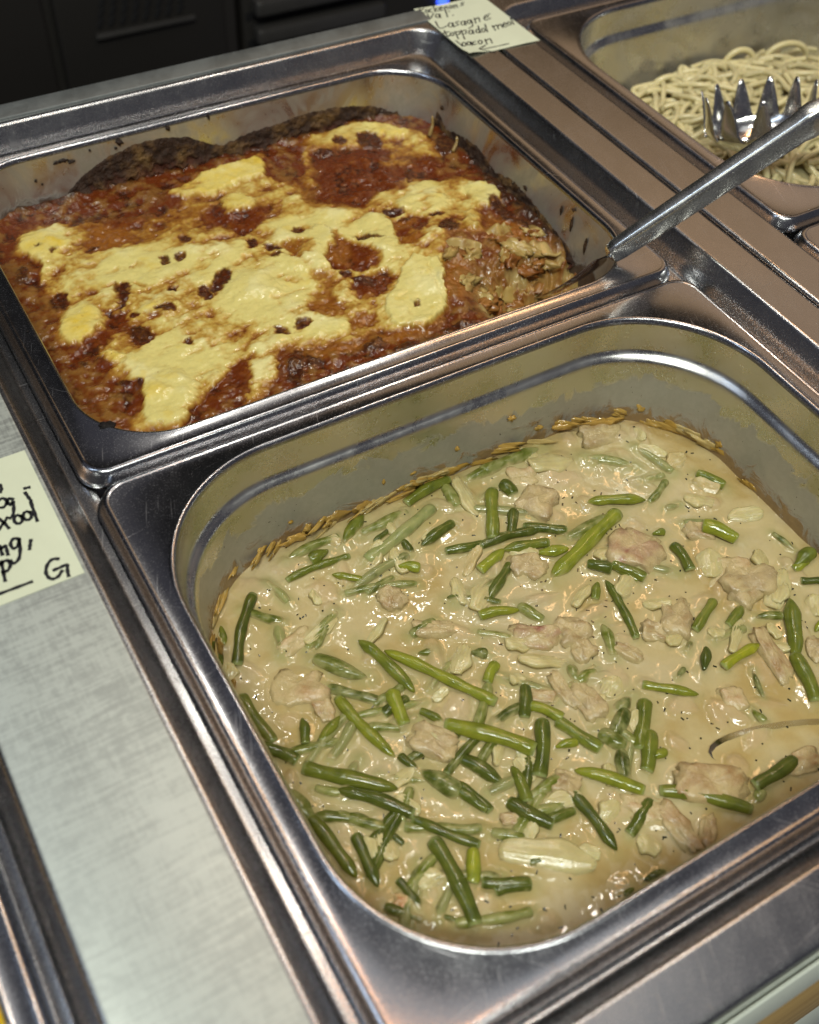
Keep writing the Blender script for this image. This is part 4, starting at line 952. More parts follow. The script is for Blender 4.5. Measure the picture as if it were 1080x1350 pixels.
col = mix(col, (0.24, 0.090, 0.014), fre * 0.7 * (1 - Pp * 0.6))
bq = np.clip(Bb * (0.85 + 0.8 * n3 + 0.4 * n2), 0, 1)
col = mix(col, (0.042, 0.012, 0.005), bq * 0.93)
col = mix(col, (0.030, 0.014, 0.008), np.clip(edge_b * (0.8 + n2 * .5), 0, 1))
col = mix(col, (0.075, 0.020, 0.006), np.clip(edge_f, 0, 1) * 0.8)
scol = mix(np.tile(np.array([0.36, 0.20, 0.055]), (len(X), 1)), (0.42, 0.31, 0.12), sstep(0.0, 0.4, n4))
scol = mix(scol, (0.19, 0.065, 0.012), sstep(-0.02, 0.35, n2))
col = col * (1 - slope[:, None]) + scol * slope[:, None]
fl = sstep(0.86, 1.0, cut)
col = mix(col, (0.05, 0.022, 0.008), fl * np.clip(0.75 + 0.6 * n2, 0, 1))
rough_z = 1 - 0.75 * thick
Z = -29.0 + 2.2 * n1 + 1.5 * n4 * rough_z + 0.9 * n2 * rough_z + 0.32 * n3 * rough_z
Z += 1.8 * thick - 0.7 * nst * thick + 1.5 * Pp + 1.2 * Yy + 0.7 * Bb + 1.2 * edge_b
Z += 4.2 * np.exp(-(((X - 252) / 40) ** 2 + ((Y - 376) / 24) ** 2))
Z += 2.8 * np.exp(-(((X - 232) / 12) ** 2 + ((Y - 336) / 20) ** 2))
Z -= 1.2 * np.exp(-((wxx - (214 + (Y - 310) * .25)) / 1.6) ** 2) * sstep(300, 315, Y) * sstep(372, 355, Y)
Z -= 29.5 * cut
Z += slope * (5.0 * n2 + 3.5 * n4)
idx = np.arange(NX * NY).reshape(NY, NX)
inner = rrect(12.8, 312.2, 278.8, 517.2, 36, 12)
keep = poly_sd(X, Y, inner) > -1.0
F = np.stack([idx[:-1, :-1], idx[:-1, 1:], idx[1:, 1:], idx[1:, :-1]], -1).reshape(-1, 4)
F = F[keep[F].all(1)]
used = np.zeros(len(X), bool); used[F.ravel()] = True
remap = np.cumsum(used) - 1
mesh_obj('baked_top', np.column_stack([X, Y, Z])[used], remap[F], M_LAS, las, col=np.clip(col, 0.004, 1)[used])

# burnt crust climbing the back wall and the right wall
def crust_strip(pts_top, wall, name):
    """pts_top: (along, top z); wall(along, z, out) -> xyz"""
    pts_top = np.array(pts_top, float)
    n, m = 260, 34
    s = np.linspace(pts_top[0, 0], pts_top[-1, 0], n)
    top = np.interp(s, pts_top[:, 0], pts_top[:, 1]) + 2.0 * fbm(s, s * 0, 7, 5, 20, 0.7) + .3
    vs, cs = [], []
    for j in range(m):
        u = j / (m - 1)
        z = -37 + (top + 37) * u
        nn = fbm(s, z * 1.3, 5, 4, 21); n_b = fbm(s, z, 16, 4, 23)
        th = (6.0 * (1 - u) ** 1.8 + 0.5) * (0.8 + 1.5 * nn) * sstep(1.0, 0.88, u) + 0.05 - 0.5 * (u >= 1)
        vs.append(np.array([wall(a, b, c) for a, b, c in zip(s, z, th)]))
        c = mix(np.tile(np.array([0.042, 0.020, 0.011]), (n, 1)), (0.120, 0.062, 0.022), sstep(-0.1, 0.45, n_b + 0.6 * nn))
        c = mix(c, (0.20, 0.115, 0.035), sstep(0.25, 0.6, n_b) * 0.8)
        c = mix(c, (0.10, 0.023, 0.008), sstep(0.62, 0.22, np.full(n, u) + 0.25 * nn) * 0.85)
        cs.append(c)
    vs = np.concatenate(vs); cs = np.concatenate(cs)
    fs = np.array([(j * n + i, j * n + i + 1, (j + 1) * n + i + 1, (j + 1) * n + i) for j in range(m - 1) for i in range(n - 1)])
    return mesh_obj(name, vs, fs, M_CRUST, las, col=cs)
def back_wall(a, z, out):
    # the wall follows the rounded corner at both ends
    r = 36.0
    yw = 516.2 + z * 0.075
    y = yw
    for cx, sgn in ((50.0, -1), (275.0, 1)):
        d = (a - cx) * sgn
        if d > 0:
            y = yw - r + math.sqrt(max(r * r - min(d, r) ** 2, 0))
    return (a, y - out, z)
def right_wall(a, z, out):
    r = 36.0
    xw = 311.2 + z * 0.075
    x = xw
    d = a - 477.0
    if d > 0:
        x = xw - r + math.sqrt(max(r * r - min(d, r) ** 2, 0))
    return (x - out, a, z)
crust_strip([(44, -37), (58, -34), (72, -28), (84, -19), (100, -12), (118, -8.5), (135, -8.5), (150, -12), (163, -19), (172, -22.5), (190, -19), (210, -18), (228, -16), (250, -17), (268, -20), (284, -24), (300, -26)], back_wall, 'burnt_crust')
crust_strip([(330, -34), (342, -28), (356, -26), (377, -22), (400, -20), (418, -24), (440, -19), (462, -22), (474, -26), (486, -19), (500, -17), (506, -24)][:10], right_wall, 'burnt_crust')

# curled pasta and vegetable ribbons on the cut side
rs = np.random.RandomState(5)
def ribbon(c, length, width, rz, tilt, curl, seed, colr, name, thick=0.9):
    n, m = 22, 7
    q = np.random.RandomState(seed)
    ph = q.rand(3) * 6.28
    top, bot = [], []
    for i in range(n):
        u = i / (n - 1) - 0.5
        x = u * length
        off = curl * math.sin(u * 6.5 + ph[0]) + 0.4 * curl * math.sin(u * 15 + ph[1])
        for j in range(m):
            w = j / (m - 1) - 0.5
            p = np.array([x, off * (0.4 + 1.1 * (w + .5)) , w * width * (1 - 0.5 * (2 * u) ** 4)])
            top.append(p)
            bot.append(p + (0, thick, 0))
    v = np.array(top + bot)
    f = []
    N = n * m
    for i in range(n - 1):
        for j in range(m - 1):
            a = i * m + j
            f.append((a, a + 1, a + m + 1, a + m))
            f.append((N + a, N + a + m, N + a + m + 1, N + a + 1))
    for i in range(n - 1):
        for j in (0, m - 1):
            a = i * m + j
            f.append((a, a + m, N + a + m, N + a) if j == 0 else (a + m, a, N + a, N + a + m))
    for j in range(m - 1):
        f.append((j + 1, j, N + j, N + j + 1)); e = (n - 1) * m + j
        f.append((e, e + 1, N + e + 1, N + e))
    M = Matrix.Rotation(rz, 3, 'Z') @ Matrix.Rotation(tilt, 3, 'X')
    v = v @ np.array(M).T + np.asarray(c)
    nz = fbm(v[:, 0] + v[:, 2], v[:, 1] + v[:, 2] * .5, 6, 3, 40)
    cl = mix(np.tile(np.array(colr), (len(v), 1)), np.array(colr) * (0.55, 0.38, 0.25), sstep(0.0, 0.5, nz))
    return mesh_obj(name, v, f, M_NOODLE if False else M_LAS, las, col=cl)
def las_height(x, y):
    i = np.argmin(np.abs(gx[0] - x)); j = np.argmin(np.abs(gy[:, 0] - y))
    return Z.reshape(NY, NX)[j, i]
for k in range(30):                                        # soft lumps of pasta and filling
    x = rs.uniform(238, 303); y = rs.uniform(312, 362)
    v, f = blob((x, y, las_height(x, y) - 0.3), rs.uniform(4, 8.5), rs.uniform(2.2, 4.2), rs.uniform(1.8, 3.4), 250 + k, 16, 10, 0.7, rs.uniform(-1.2, 1.2))
    tone = np.array([(0.40, 0.27, 0.085), (0.30, 0.13, 0.03), (0.46, 0.34, 0.12), (0.24, 0.09, 0.018)][k % 4])
    nz = fbm(v[:, 0] + v[:, 2], v[:, 1], 5, 3, 44)
    mesh_obj('pasta_fold', v, f, M_LAS, las, col=mix(np.tile(tone, (len(v), 1)), tone * (0.6, 0.45, 0.35), sstep(-0.05, .45, nz)))
for k in range(12):
    x = rs.uniform(244, 303); y = rs.uniform(316, 366)
    z = las_height(x, y) + rs.uniform(-1.0, 1.0)
    cr = [(0.36, 0.20, 0.05), (0.44, 0.31, 0.11), (0.26, 0.12, 0.03), (0.40, 0.27, 0.08)][k % 4]
    ribbon((x, y, z), rs.uniform(13, 24), rs.uniform(7, 11), rs.uniform(-0.8, 0.8), rs.uniform(-1.5, -0.6), rs.uniform(1.2, 2.8), 200 + k, cr, 'pasta_ribbon', 1.5)
# thin stalks standing at the back right corner
for a, b in (((296, 474, -27), (300, 478, -16)), ((300, 452, -27), (305, 456, -20))):
    v, f = tube(catmull([a, ((a[0] + b[0]) / 2 + 1.2, (a[1] + b[1]) / 2, (a[2] + b[2]) / 2), b], 5), [1.2] * 5 + [.9] * 5 + [.4], 7)
    mesh_obj('dried_strand', v, f, M_LAS, las, col=np.tile(np.array([0.30, 0.2, 0.07]), (len(v), 1)))
for i, (x, y, a, b) in enumerate(((300, 300, 3.5, 1.8), (296, 309, 2.2, 1.6), (285, 296, 2.5, 1.5), (304, 318, 1.6, 4.0), (275, 291, 2.0, 1.3))):
    v, f = blob((x, y, las_height(x, y) + 1), a, b, 2.0, 300 + i, 9, 6, 0.5)
    mesh_obj('crumb', v, f, M_LAS, las, col=np.tile(np.array([0.22, 0.10, 0.02]), (len(v), 1)))

# ------------------------------------------------------------------ bean stew
ZS = -63.0
stew = thing('bean_stew', 'creamy stew with green beans, pale meat and onion', 'stew', (162, 132, -98))
TONE = dict(d=(0.078, 0.096, 0.012), m=(0.135, 0.155, 0.018), b=(0.205, 0.225, 0.020), y=(0.28, 0.29, 0.018), p=(0.24, 0.26, 0.085))
SAUCE = np.array([0.500, 0.398, 0.192])
GX, GY = 470, 385
sx, sy = np.meshgrid(np.linspace(14, 311, GX), np.linspace(14, 251, GY))
SX, SY = sx.ravel(), sy.ravel()
m1 = fbm(SX, SY, 45, 4, 50); m2 = fbm(SX, SY, 14, 4, 51); m3 = fbm(SX, SY, 4.5, 3, 52)
rise = np.zeros(len(SX))
greenish = np.zeros(len(SX))
rs = np.random.RandomState(11)
bean_specs = []
extra = np.random.RandomState(77)
for k in range(70):                                        # more beans, most of them all but drowned
    x, y = extra.uniform(45, 285), extra.uniform(40, 225)
    if k > 36:
        x, y = extra.uniform(28, 120), extra.uniform(50, 150)
    a = extra.uniform(-0.9, 0.9); l = extra.uniform(6, 17)
    if x > 160 and y < 90: continue
    BEANS.append((x - l * math.cos(a), y - l * math.sin(a) * -1, x + l * math.cos(a), y + l * math.sin(a) * -1, extra.uniform(2.0, 2.9), 'm' if k % 2 else 'd', (4, 3, 2, 3)[k % 4]))
for i, (x1, y1, x2, y2, r, t, c) in enumerate(BEANS):
    r = min(max(r, 1.3), 4.4)
    r *= 0.95
    zc = ZS + r * (0.84 - 0.16 * c) + rs.uniform(0, 1.0)
    bend = rs.uniform(-0.04, 0.04) * math.hypot(x2 - x1, y2 - y1)
    bean_specs.append((x1, y1, x2, y2, r, t, c, zc, bend))
    mx, my = (x1 + x2) / 2, (y1 + y2) / 2
    L = math.hypot(x2 - x1, y2 - y1) / 2 + 14
    sel = (abs(SX - mx) < L) & (abs(SY - my) < L)
    e = np.array([x2 - x1, y2 - y1]); ee = e @ e + 1e-6
    tt = np.clip(((SX[sel] - x1) * e[0] + (SY[sel] - y1) * e[1]) / ee, 0, 1)
    bd = bend * 4 * tt * (1 - tt)
    nx_, ny_ = -e[1] / math.sqrt(ee), e[0] / math.sqrt(ee)
    dd = np.hypot(SX[sel] - x1 - e[0] * tt - nx_ * bd, SY[sel] - y1 - e[1] * tt - ny_ * bd)
    h = r * (0.34 + 0.03 * c) * np.exp(-(dd / (1.6 * r)) ** 2)
    if c >= 3:
        h = h + (0.36 * r) * np.exp(-(dd / (1.2 * r)) ** 2) * (0.4 + 1.1 * m2[sel])
    rise[sel] = np.maximum(rise[sel], h)
    greenish[sel] = np.maximum(greenish[sel], np.exp(-(dd / (1.9 * r)) ** 2) * (0.25 + 0.12 * c))
for spec in list(MEATS) + [(*o, 'n') for o in ONIONS]:
    x, y, a, b, rot = spec[:5]
    ca, sa = math.cos(math.radians(rot)), math.sin(math.radians(rot))
    u = ((SX - x) * ca + (SY - y) * sa) / a; w = (-(SX - x) * sa + (SY - y) * ca) / b
    q = np.sqrt(u * u + w * w)
    rise = np.maximum(rise, min(2.6, 0.22 * min(a, b)) * sstep(1.5, 0.7, q))
lump = np.zeros(len(SX))
for k in range(120):
    x, y = rs.uniform(25, 300), rs.uniform(25, 240)
    a = rs.uniform(4, 12); b = rs.uniform(3, 7); th = rs.uniform(0, 3.14)
    ca, sa = math.cos(th), math.sin(th)
    u = ((SX - x) * ca + (SY - y) * sa) / a; w = (-(SX - x) * sa + (SY - y) * ca) / b
    lump = np.maximum(lump, rs.uniform(0.8, 3.0) * sstep(1.3, 0.3, np.sqrt(u * u + w * w) + 0.3 * m3))
wall_in = rrect(17.8, 307.2, 17.8, 246.6, 58, 14)
sdw = poly_sd(SX, SY, wall_in)
SZ = ZS + 1.0 * m1 + 0.5 * m2 + 0.09 * m3 + np.maximum(rise, 0.75 * lump + 0.35 * rise) + 2.4 * np.exp(-np.maximum(sdw, 0) / 3.0)
scol = np.tile(SAUCE, (len(SX), 1))
scol = mix(scol, (0.52, 0.43, 0.25), sstep(0.0, 0.5, m1) * 0.8)
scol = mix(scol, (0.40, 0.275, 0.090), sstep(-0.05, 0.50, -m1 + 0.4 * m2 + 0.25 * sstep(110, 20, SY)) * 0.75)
scol = mix(scol, (0.53, 0.38, 0.22), sstep(0.5, 1.6, lump) * 0.35)
scol = mix(scol, (0.30, 0.30, 0.115), np.clip(greenish, 0, 0.7))
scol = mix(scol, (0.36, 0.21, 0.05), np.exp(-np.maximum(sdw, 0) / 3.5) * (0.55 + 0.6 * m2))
idx = np.arange(GX * GY).reshape(GY, GX)
F = np.stack([idx[:-1, :-1], idx[:-1, 1:], idx[1:, 1:], idx[1:, :-1]], -1).reshape(-1, 4)
keep = sdw > -2.4
F = F[keep[F].all(1)]
used = np.zeros(len(SX), bool); used[F.ravel()] = True
remap = np.cumsum(used) - 1
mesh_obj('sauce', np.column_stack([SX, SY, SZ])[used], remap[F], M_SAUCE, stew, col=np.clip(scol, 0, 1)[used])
SZg = SZ.reshape(GY, GX)
def stew_height(x, y):
    i = int(np.clip(round((x - 14) / 297 * (GX - 1)), 0, GX - 1)); j = int(np.clip(round((y - 14) / 237 * (GY - 1)), 0, GY - 1))
    return SZg[j, i]

def sauce_line(v, cl, reach=1.1, amount=0.85):
    """sauce clings to whatever is within a millimetre of its surface"""
    ii_ = np.clip(np.round((v[:, 0] - 14) / 297 * (GX - 1)).astype(int), 0, GX - 1)
    jj_ = np.clip(np.round((v[:, 1] - 14) / 237 * (GY - 1)).astype(int), 0, GY - 1)
    hgt = v[:, 2] - SZg[jj_, ii_]
    return mix(cl, SAUCE, sstep(reach, 0.05, hgt + 0.5 * fbm(v[:, 0], v[:, 1], 4, 3, 66)) * amount)
COVER = [0.04, 0.18, 0.36, 0.62, 0.85]
for i, (x1, y1, x2, y2, r, t, c, zc, bend) in enumerate(bean_specs):
    q = np.random.RandomState(500 + i)
    L = math.hypot(x2 - x1, y2 - y1)
    n = 22; k = 18
    ex, ey = (x2 - x1) / L, (y2 - y1) / L
    tilt = q.uniform(-0.5, 0.5) * min(r, 1.2) if c < 3 else 0
    u = np.linspace(0, 1, n)
    bd = bend * 4 * u * (1 - u) + 0.05 * r * np.sin(u * 9 + i)
    path = np.column_stack([x1 + ex * L * u - ey * bd, y1 + ey * L * u + ex * bd, zc + tilt * (u - .5) - 0.25 * r * (2 * u - 1) ** 2])
    rad = r * (0.95 + 0.09 * np.sin(u * L / (2.1 * r) * 2 + q.rand() * 6))
    pointed = [q.rand() < 0.25, q.rand() < 0.25]
    e = 1.4 * r / L
    for side, pt in ((0, pointed[0]), (1, pointed[1])):
        d = (u if side == 0 else 1 - u) / max(e * (1.6 if pt else 0.5), 1e-3)
        rad = rad * (np.clip(d, 0, 1) ** (0.65 if pt else 0.35) * (0.86 if pt else 0.16) + (0.14 if pt else 0.84))
    v, f = tube(path, rad, k, 0.80)
    # seams along the pod
    ax = np.repeat(path, k, axis=0)
    v = ax + (v - ax) * (1 + 0.055 * np.cos(np.tile(np.arange(k), n) * 2 * math.pi / k * 4 + 0.8))[:, None]
    # end rings dipped inwards so a cut end shows its pale core
    nz = fbm(v[:, 0] * 1.0 + i * 7.7, v[:, 1] + v[:, 2] * 0.7, 5.5, 3, 60); nf = fbm(v[:, 0] * 2 + i, v[:, 1] * 2, 3, 2, 64)
    base = np.array(TONE[t]) * q.uniform(0.82, 1.18)
    cl = mix(np.tile(base, (len(v), 1)), base * (1.5, 1.35, 1.3), sstep(-0.1, 0.5, nz) * 0.6)
    cl = mix(cl, base * (0.5, 0.55, 0.5), sstep(0.1, 0.5, -nz) * 0.6)
    rel = (v[:, 2] - zc) / r
    cov = sstep(0.5 - COVER[c] * 0.55 - 0.12, 0.5 - COVER[c] * 0.55 + 0.30, nz * 0.55 + 0.20 * nf + 0.5 * COVER[c] - 0.10 * rel)
    cl = mix(cl, SAUCE * (0.66, 0.80, 0.66), np.clip(cov * 0.72, 0, 0.8))
    cl = mix(cl, SAUCE * 0.95, sstep(-0.35, -0.75, rel) * 0.6)
    for side, pt in ((0, pointed[0]), (1, pointed[1])):
        if not pt:
            s = slice(0, k) if side == 0 else slice((n - 1) * k, n * k)
            cl[s] = mix(cl[s], (0.36, 0.40, 0.15), 0.75)
    cl = sauce_line(v, cl, 1.0, 0.8)
    o = mesh_obj('green_bean', v, f, M_BEAN, stew, col=np.clip(cl, 0.004, 1))

MT = dict(p=(0.43, 0.325, 0.165), r=(0.42, 0.27, 0.15), s=(0.385, 0.255, 0.115), b=(0.34, 0.20, 0.085), c=(0.55, 0.40, 0.21), o=(0.52, 0.19, 0.06))
for i, (x, y, a, b, rot, t) in enumerate(MEATS):
    a, b = min(a, 26), min(b, 26)
    hz = min(4.2, 0.42 * min(a, b)) + 0.6
    q = np.random.RandomState(900 + i)
    n, m = 26, 14
    vs = []
    ox, oy = q.rand(2) * 40
    for ii in range(m + 1):
        th = math.pi * ii / m
        for jj in range(n):
            ph = 2 * math.pi * jj / n
            sgn = lambda v_, p_: math.copysign(abs(v_) ** p_, v_)
            vs.append((math.sin(th) ** 0.75 * sgn(math.cos(ph), 0.6), math.sin(th) ** 0.75 * sgn(math.sin(ph), 0.6), sgn(math.cos(th), 0.5)))
    vs = np.array(vs)
    nn = fbm(vs[:, 0] * 1.4 + ox + vs[:, 2] * .6, vs[:, 1] * 1.4 + oy - vs[:, 2] * .4, 1.2, 4, 70)
    vs = vs * (1 + 0.6 * nn)[:, None] * (a * 1.08, b * 1.08, hz)
    # fibres of the cut meat
    fib = np.sin(vs[:, 1] * 2.1 + 4 * nn + 0.25 * vs[:, 0])
    vs[:, 2] += 0.45 * fib * (1 if t in 'psr' else 0.4)
    R3 = np.array(Matrix.Rotation(math.radians(rot), 3, 'Z') @ Matrix.Rotation(q.uniform(-.18, .18), 3, 'X') @ Matrix.Rotation(q.uniform(-.12, .12), 3, 'Y'))
    sink = {'c': -0.55, 'b': -0.25, 'p': -0.18, 'r': -0.1, 's': 0.0, 'o': -0.1}[t]
    v = vs @ R3.T + (x, y, ZS + 1.2 + sink * hz)
    f = []
    for ii in range(m):
        for jj in range(n):
            kk = (jj + 1) % n
            f.append((ii * n + jj, (ii + 1) * n + jj, (ii + 1) * n + kk, ii * n + kk))
    n2_ = fbm(v[:, 0], v[:, 1], 6, 4, 74) + 0.22 * fib
    cl = mix(np.tile(np.array(MT[t]), (len(v), 1)), np.array(MT[t]) * (0.80, 0.70, 0.58), sstep(0.0, 0.45, n2_))
    if t == 'r':
        cl = mix(cl, (0.26, 0.075, 0.05), sstep(0.1, 0.5, fbm(v[:, 0], v[:, 1], 9, 3, 77 + i) + 0.05) * 0.8)
    cl = mix(cl, SAUCE * (1.03, 1.0, 1.0), sstep(-0.22, 0.20, fbm(v[:, 0], v[:, 1], 8, 4, 79)) * 0.88)
    cl = mix(cl, SAUCE, sstep(ZS + 3.0, ZS + 1.0, v[:, 2]) * 0.8)
    cl = sauce_line(v, cl, 1.8, 0.9)
    mesh_obj('meat_piece', v, f, M_MEAT, stew, col=np.clip(cl, 0, 1))

ox = np.random.RandomState(31)
for k in range(30):
    ONIONS.append((ox.uniform(45, 285), ox.uniform(40, 225), ox.uniform(4, 9), ox.uniform(2.2, 4.5), ox.uniform(0, 180)))
for i, (x, y, a, b, rot) in enumerate(ONIONS):
    q = np.random.RandomState(1300 + i)
    if a < b:
        a, b, rot = b, a, rot + 90
    a, b = min(a, 24), min(b, 13)
    n, m = 18, 12
    arch = 0.32 * b
    top, bot = [], []
    for ii in range(n):
        u = 2 * ii / (n - 1) - 1
        for jj in range(m):
            w = 2 * jj / (m - 1) - 1
            px = u * a * (1 - 0.12 * w * w)
            py = w * b * (1 - 0.45 * u * u + 0.12 * math.sin(u * 5 + i))
            pz = arch * (1 - w * w) + 0.38 * math.cos(w * 15) + 0.10 * a * (0.3 - u * u) * 0.5 + 0.3 * math.sin(u * 4 + w * 3 + i)
            top.append((px, py, pz)); bot.append((px, py, pz - 1.5))
    N = n * m
    v = np.array(top + bot)
    f = []
    for ii in range(n - 1):
        for jj in range(m - 1):
            k0 = ii * m + jj
            f.append((k0, k0 + m, k0 + m + 1, k0 + 1)); f.append((N + k0, N + k0 + 1, N + k0 + m + 1, N + k0 + m))
    for ii in range(n - 1):
        k0 = ii * m; f.append((k0, N + k0, N + k0 + m, k0 + m))
        k0 = ii * m + m - 1; f.append((k0, k0 + m, N + k0 + m, N + k0))
    for jj in range(m - 1):
        f.append((jj, jj + 1, N + jj + 1, N + jj)); k0 = (n - 1) * m + jj
        f.append((k0, N + k0, N + k0 + 1, k0 + 1))
    R3 = np.array(Matrix.Rotation(math.radians(rot), 3, 'Z') @ Matrix.Rotation(q.uniform(-.45, .45), 3, 'X') @ Matrix.Rotation(q.uniform(-.2, .2), 3, 'Y'))
    lift = 1.9 if i != 25 else 2.4
    stripe = 0.5 + 0.5 * np.cos(v[:, 1] / b * 13)
    v = v @ R3.T + (x, y, ZS + lift - 0.1 * b)
    nn = fbm(v[:, 0], v[:, 1], 7, 4, 90)
    cl = mix(np.tile(np.array((0.56, 0.47, 0.23)), (len(v), 1)), (0.52, 0.46, 0.20), stripe)
    cl = mix(cl, (0.60, 0.58, 0.34), sstep(0, .5, nn) * 0.6)
    cl = mix(cl, SAUCE * (0.98, 1.02, 0.95), 0.35 + 0.5 * sstep(-0.1, 0.4, -nn))
    if i in (2, 3, 13, 11): cl = mix(cl, (0.45, 0.29, 0.11), 0.35)
    cl = sauce_line(v, cl, 1.0, 0.8)
    mesh_obj('onion_piece', v, f, M_ONION, stew, col=np.clip(cl, 0, 1))

# herb flecks scattered in the sauce
fl = []
for k in range(420):
    x, y = rs.uniform(24, 300), rs.uniform(22, 242)
    a = rs.uniform(0, 6.28); l = rs.choice([0.3, 0.4, 0.6, 0.9]) ; w = rs.uniform(0.2, 0.42)
    z = stew_height(x, y) + 0.06
    v, f = box(-l, l, -w, w, -0.15, 0.15)
    ca, sa = math.cos(a), math.sin(a)
    fl.append((np.column_stack([v[:, 0] * ca - v[:, 1] * sa + x, v[:, 0] * sa + v[:, 1] * ca + y, v[:, 2] + z]), f))
v, f = merge(fl)
o = mesh_obj('herb_flecks', v, f, M_BEAN, stew, smooth=False, col=np.tile(np.array([0.018, 0.022, 0.008]), (len(v), 1)))
o['kind'] = 'stuff'
# scraps of stew stuck to the pan wall
for i, (x, y, z, a, b) in enumerate(((24.8, 192, -42, 2.6, 4.5), (22.5, 176, -52, 1.6, 6.0), (108, 243.8, -57, 8, 2.6), (122, 243.5, -58, 5, 2.4), (152, 243.6, -57, 5, 3.0), (165, 243.5, -60, 7, 2.0), (207, 244.6, -38, 2.2, 1.2), (262, 236, -58, 10, 2.0), (240, 241, -56, 6, 2.2), (84, 241, -58, 6, 2.4))):
    vert = x < 30
    v, f = blob((x, y, z), 1.2 if vert else a, a if vert else 1.2, b, 400 + i, 12, 8, 0.7, 0.0 if x < 220 else -0.35)
    mesh_obj('sauce_scrap', v, f, M_SAUCE, stew, col=np.tile(np.array([0.40, 0.24, 0.055]) * (0.8 + 0.05 * i), (len(v), 1)))

rim_line = rrect(20.8, 304.2, 20.8, 243.6, 59, 30, 40)
back_part = rim_line[(rim_line[:, 1] > 150)]
rq = np.random.RandomState(61)
for k in range(64):
    p = back_part[rq.randint(len(back_part))]
    cdir = np.array([162.0, 132.0]) - p; cdir /= np.linalg.norm(cdir)
    ang = math.atan2(cdir[1], cdir[0]) + math.pi / 2
    low = rq.rand() < 0.88
    zz = ZS + (rq.uniform(1.0, 8.0) if low else rq.uniform(7, 20))
    a_ = rq.uniform(4.0, 13.0) if low else rq.uniform(0.7, 2.4)
    b_ = rq.uniform(1.0, 2.6) if low else rq.uniform(0.6, 2.0)
    out = (zz + 60) * 0.075
    v, f = blob((p[0] - cdir[0] * out, p[1] - cdir[1] * out, zz), a_, rq.uniform(0.6, 1.3), b_, 700 + k, 18, 10, 0.6, ang)
    tone = np.array([[0.46, 0.29, 0.07], [0.50, 0.37, 0.14], [0.40, 0.24, 0.045]][rq.randint(3)])
    nz = fbm(v[:, 0] + v[:, 2], v[:, 1], 3, 3, 68)
    mesh_obj('sauce_scrap', v, f, M_SAUCE, stew, col=mix(np.tile(tone, (len(v), 1)), tone * 0.72, sstep(0, .5, nz)))

# ------------------------------------------------------------------ stew spoon, half sunk
spoon = thing('serving_spoon', 'steel serving spoon half sunk in the stew at the right edge', 'spoon', (225, 45, -66))
def bowl_shell(c, a, b, depth, rz, tilt, thick=1.2, nu=28, nv=10):
    vs = []
    for lay in (0, 1):
        for i in range(nv + 1):
            s = i / nv
            for j in range(nu):
                ph = 2 * math.pi * j / nu
                e = 1 + 0.12 * math.cos(ph)
                vs.append((a * s * math.cos(ph), b * s * math.sin(ph) * e, -depth * (1 - s ** 2.2) - thick * lay * (0.6 + 0.4 * s)))
    v = np.array(vs); N = (nv + 1) * nu; f = []
    for i in range(nv):
        for j in range(nu):
            k = (j + 1) % nu
            f.append((i * nu + j, (i + 1) * nu + j, (i + 1) * nu + k, i * nu + k))
            f.append((N + i * nu + j, N + i * nu + k, N + (i + 1) * nu + k, N + (i + 1) * nu + j))
    for j in range(nu):
        k = (j + 1) % nu
        f.append((nv * nu + j, N + nv * nu + j, N + nv * nu + k, nv * nu + k))
    R3 = np.array(Matrix.Rotation(rz, 3, 'Z') @ Matrix.Rotation(tilt[0], 3, 'X') @ Matrix.Rotation(tilt[1], 3, 'Y'))
    return v @ R3.T + np.asarray(c), f, R3
v, f, R3 = bowl_shell((227, 38, -62.6), 46, 13, 11, math.radians(-27), (math.radians(14), math.radians(0.8)), 2.6)
mesh_obj('bowl', v, f, M_UTENSIL, spoon, sharp=50)
hd = catmull([(262, 20, -58), (280, 22, -40), (300, 26, -8), (330, 30, 40), (368, 36, 95)], 6)
v, f = tube(hd, np.linspace(4.0, 7.0, len(hd)), 12, 0.35)
mesh_obj('handle', v, f, M_UTENSIL, spoon, sharp=50)

# ------------------------------------------------------------------ spatula standing in the lasagne pan
spat = thing('serving_spatula', 'steel spatula leaning out of the lasagne pan with a thick hollow handle', 'spatula', (270, 330, -58))
A = np.array([293.0, 287.5, 6.0]); B = np.array([439.0, 238.3, 124.8]); D = (B - A) / np.linalg.norm(B - A)
side = np.cross(D, (0, 0, 1)); side /= np.linalg.norm(side); upn = np.cross(side, D)
tw = math.radians(-8)
s2 = side * math.cos(tw) + upn * math.sin(tw); u2 = -side * math.sin(tw) + upn * math.cos(tw)
def sweep(stations, n=40, e=0.55):
    vs = []
    for (p, hw, ht) in stations:
        for k in range(n):
            a = 2 * math.pi * k / n
            c_, s_ = math.cos(a), math.sin(a)
            vs.append(p + s2 * hw * math.copysign(abs(c_) ** e, c_) + u2 * ht * math.copysign(abs(s_) ** e, s_))
    f = []
    m = len(stations)
    for i in range(m - 1):
        for k in range(n):
            k2 = (k + 1) % n
            f.append((i * n + k, i * n + k2, (i + 1) * n + k2, (i + 1) * n + k))
    f.append(tuple(range(n - 1, -1, -1))); f.append(tuple(range((m - 1) * n, m * n)))
    return np.array(vs), f
Lh = np.linalg.norm(B - A)
Lm = 112.0
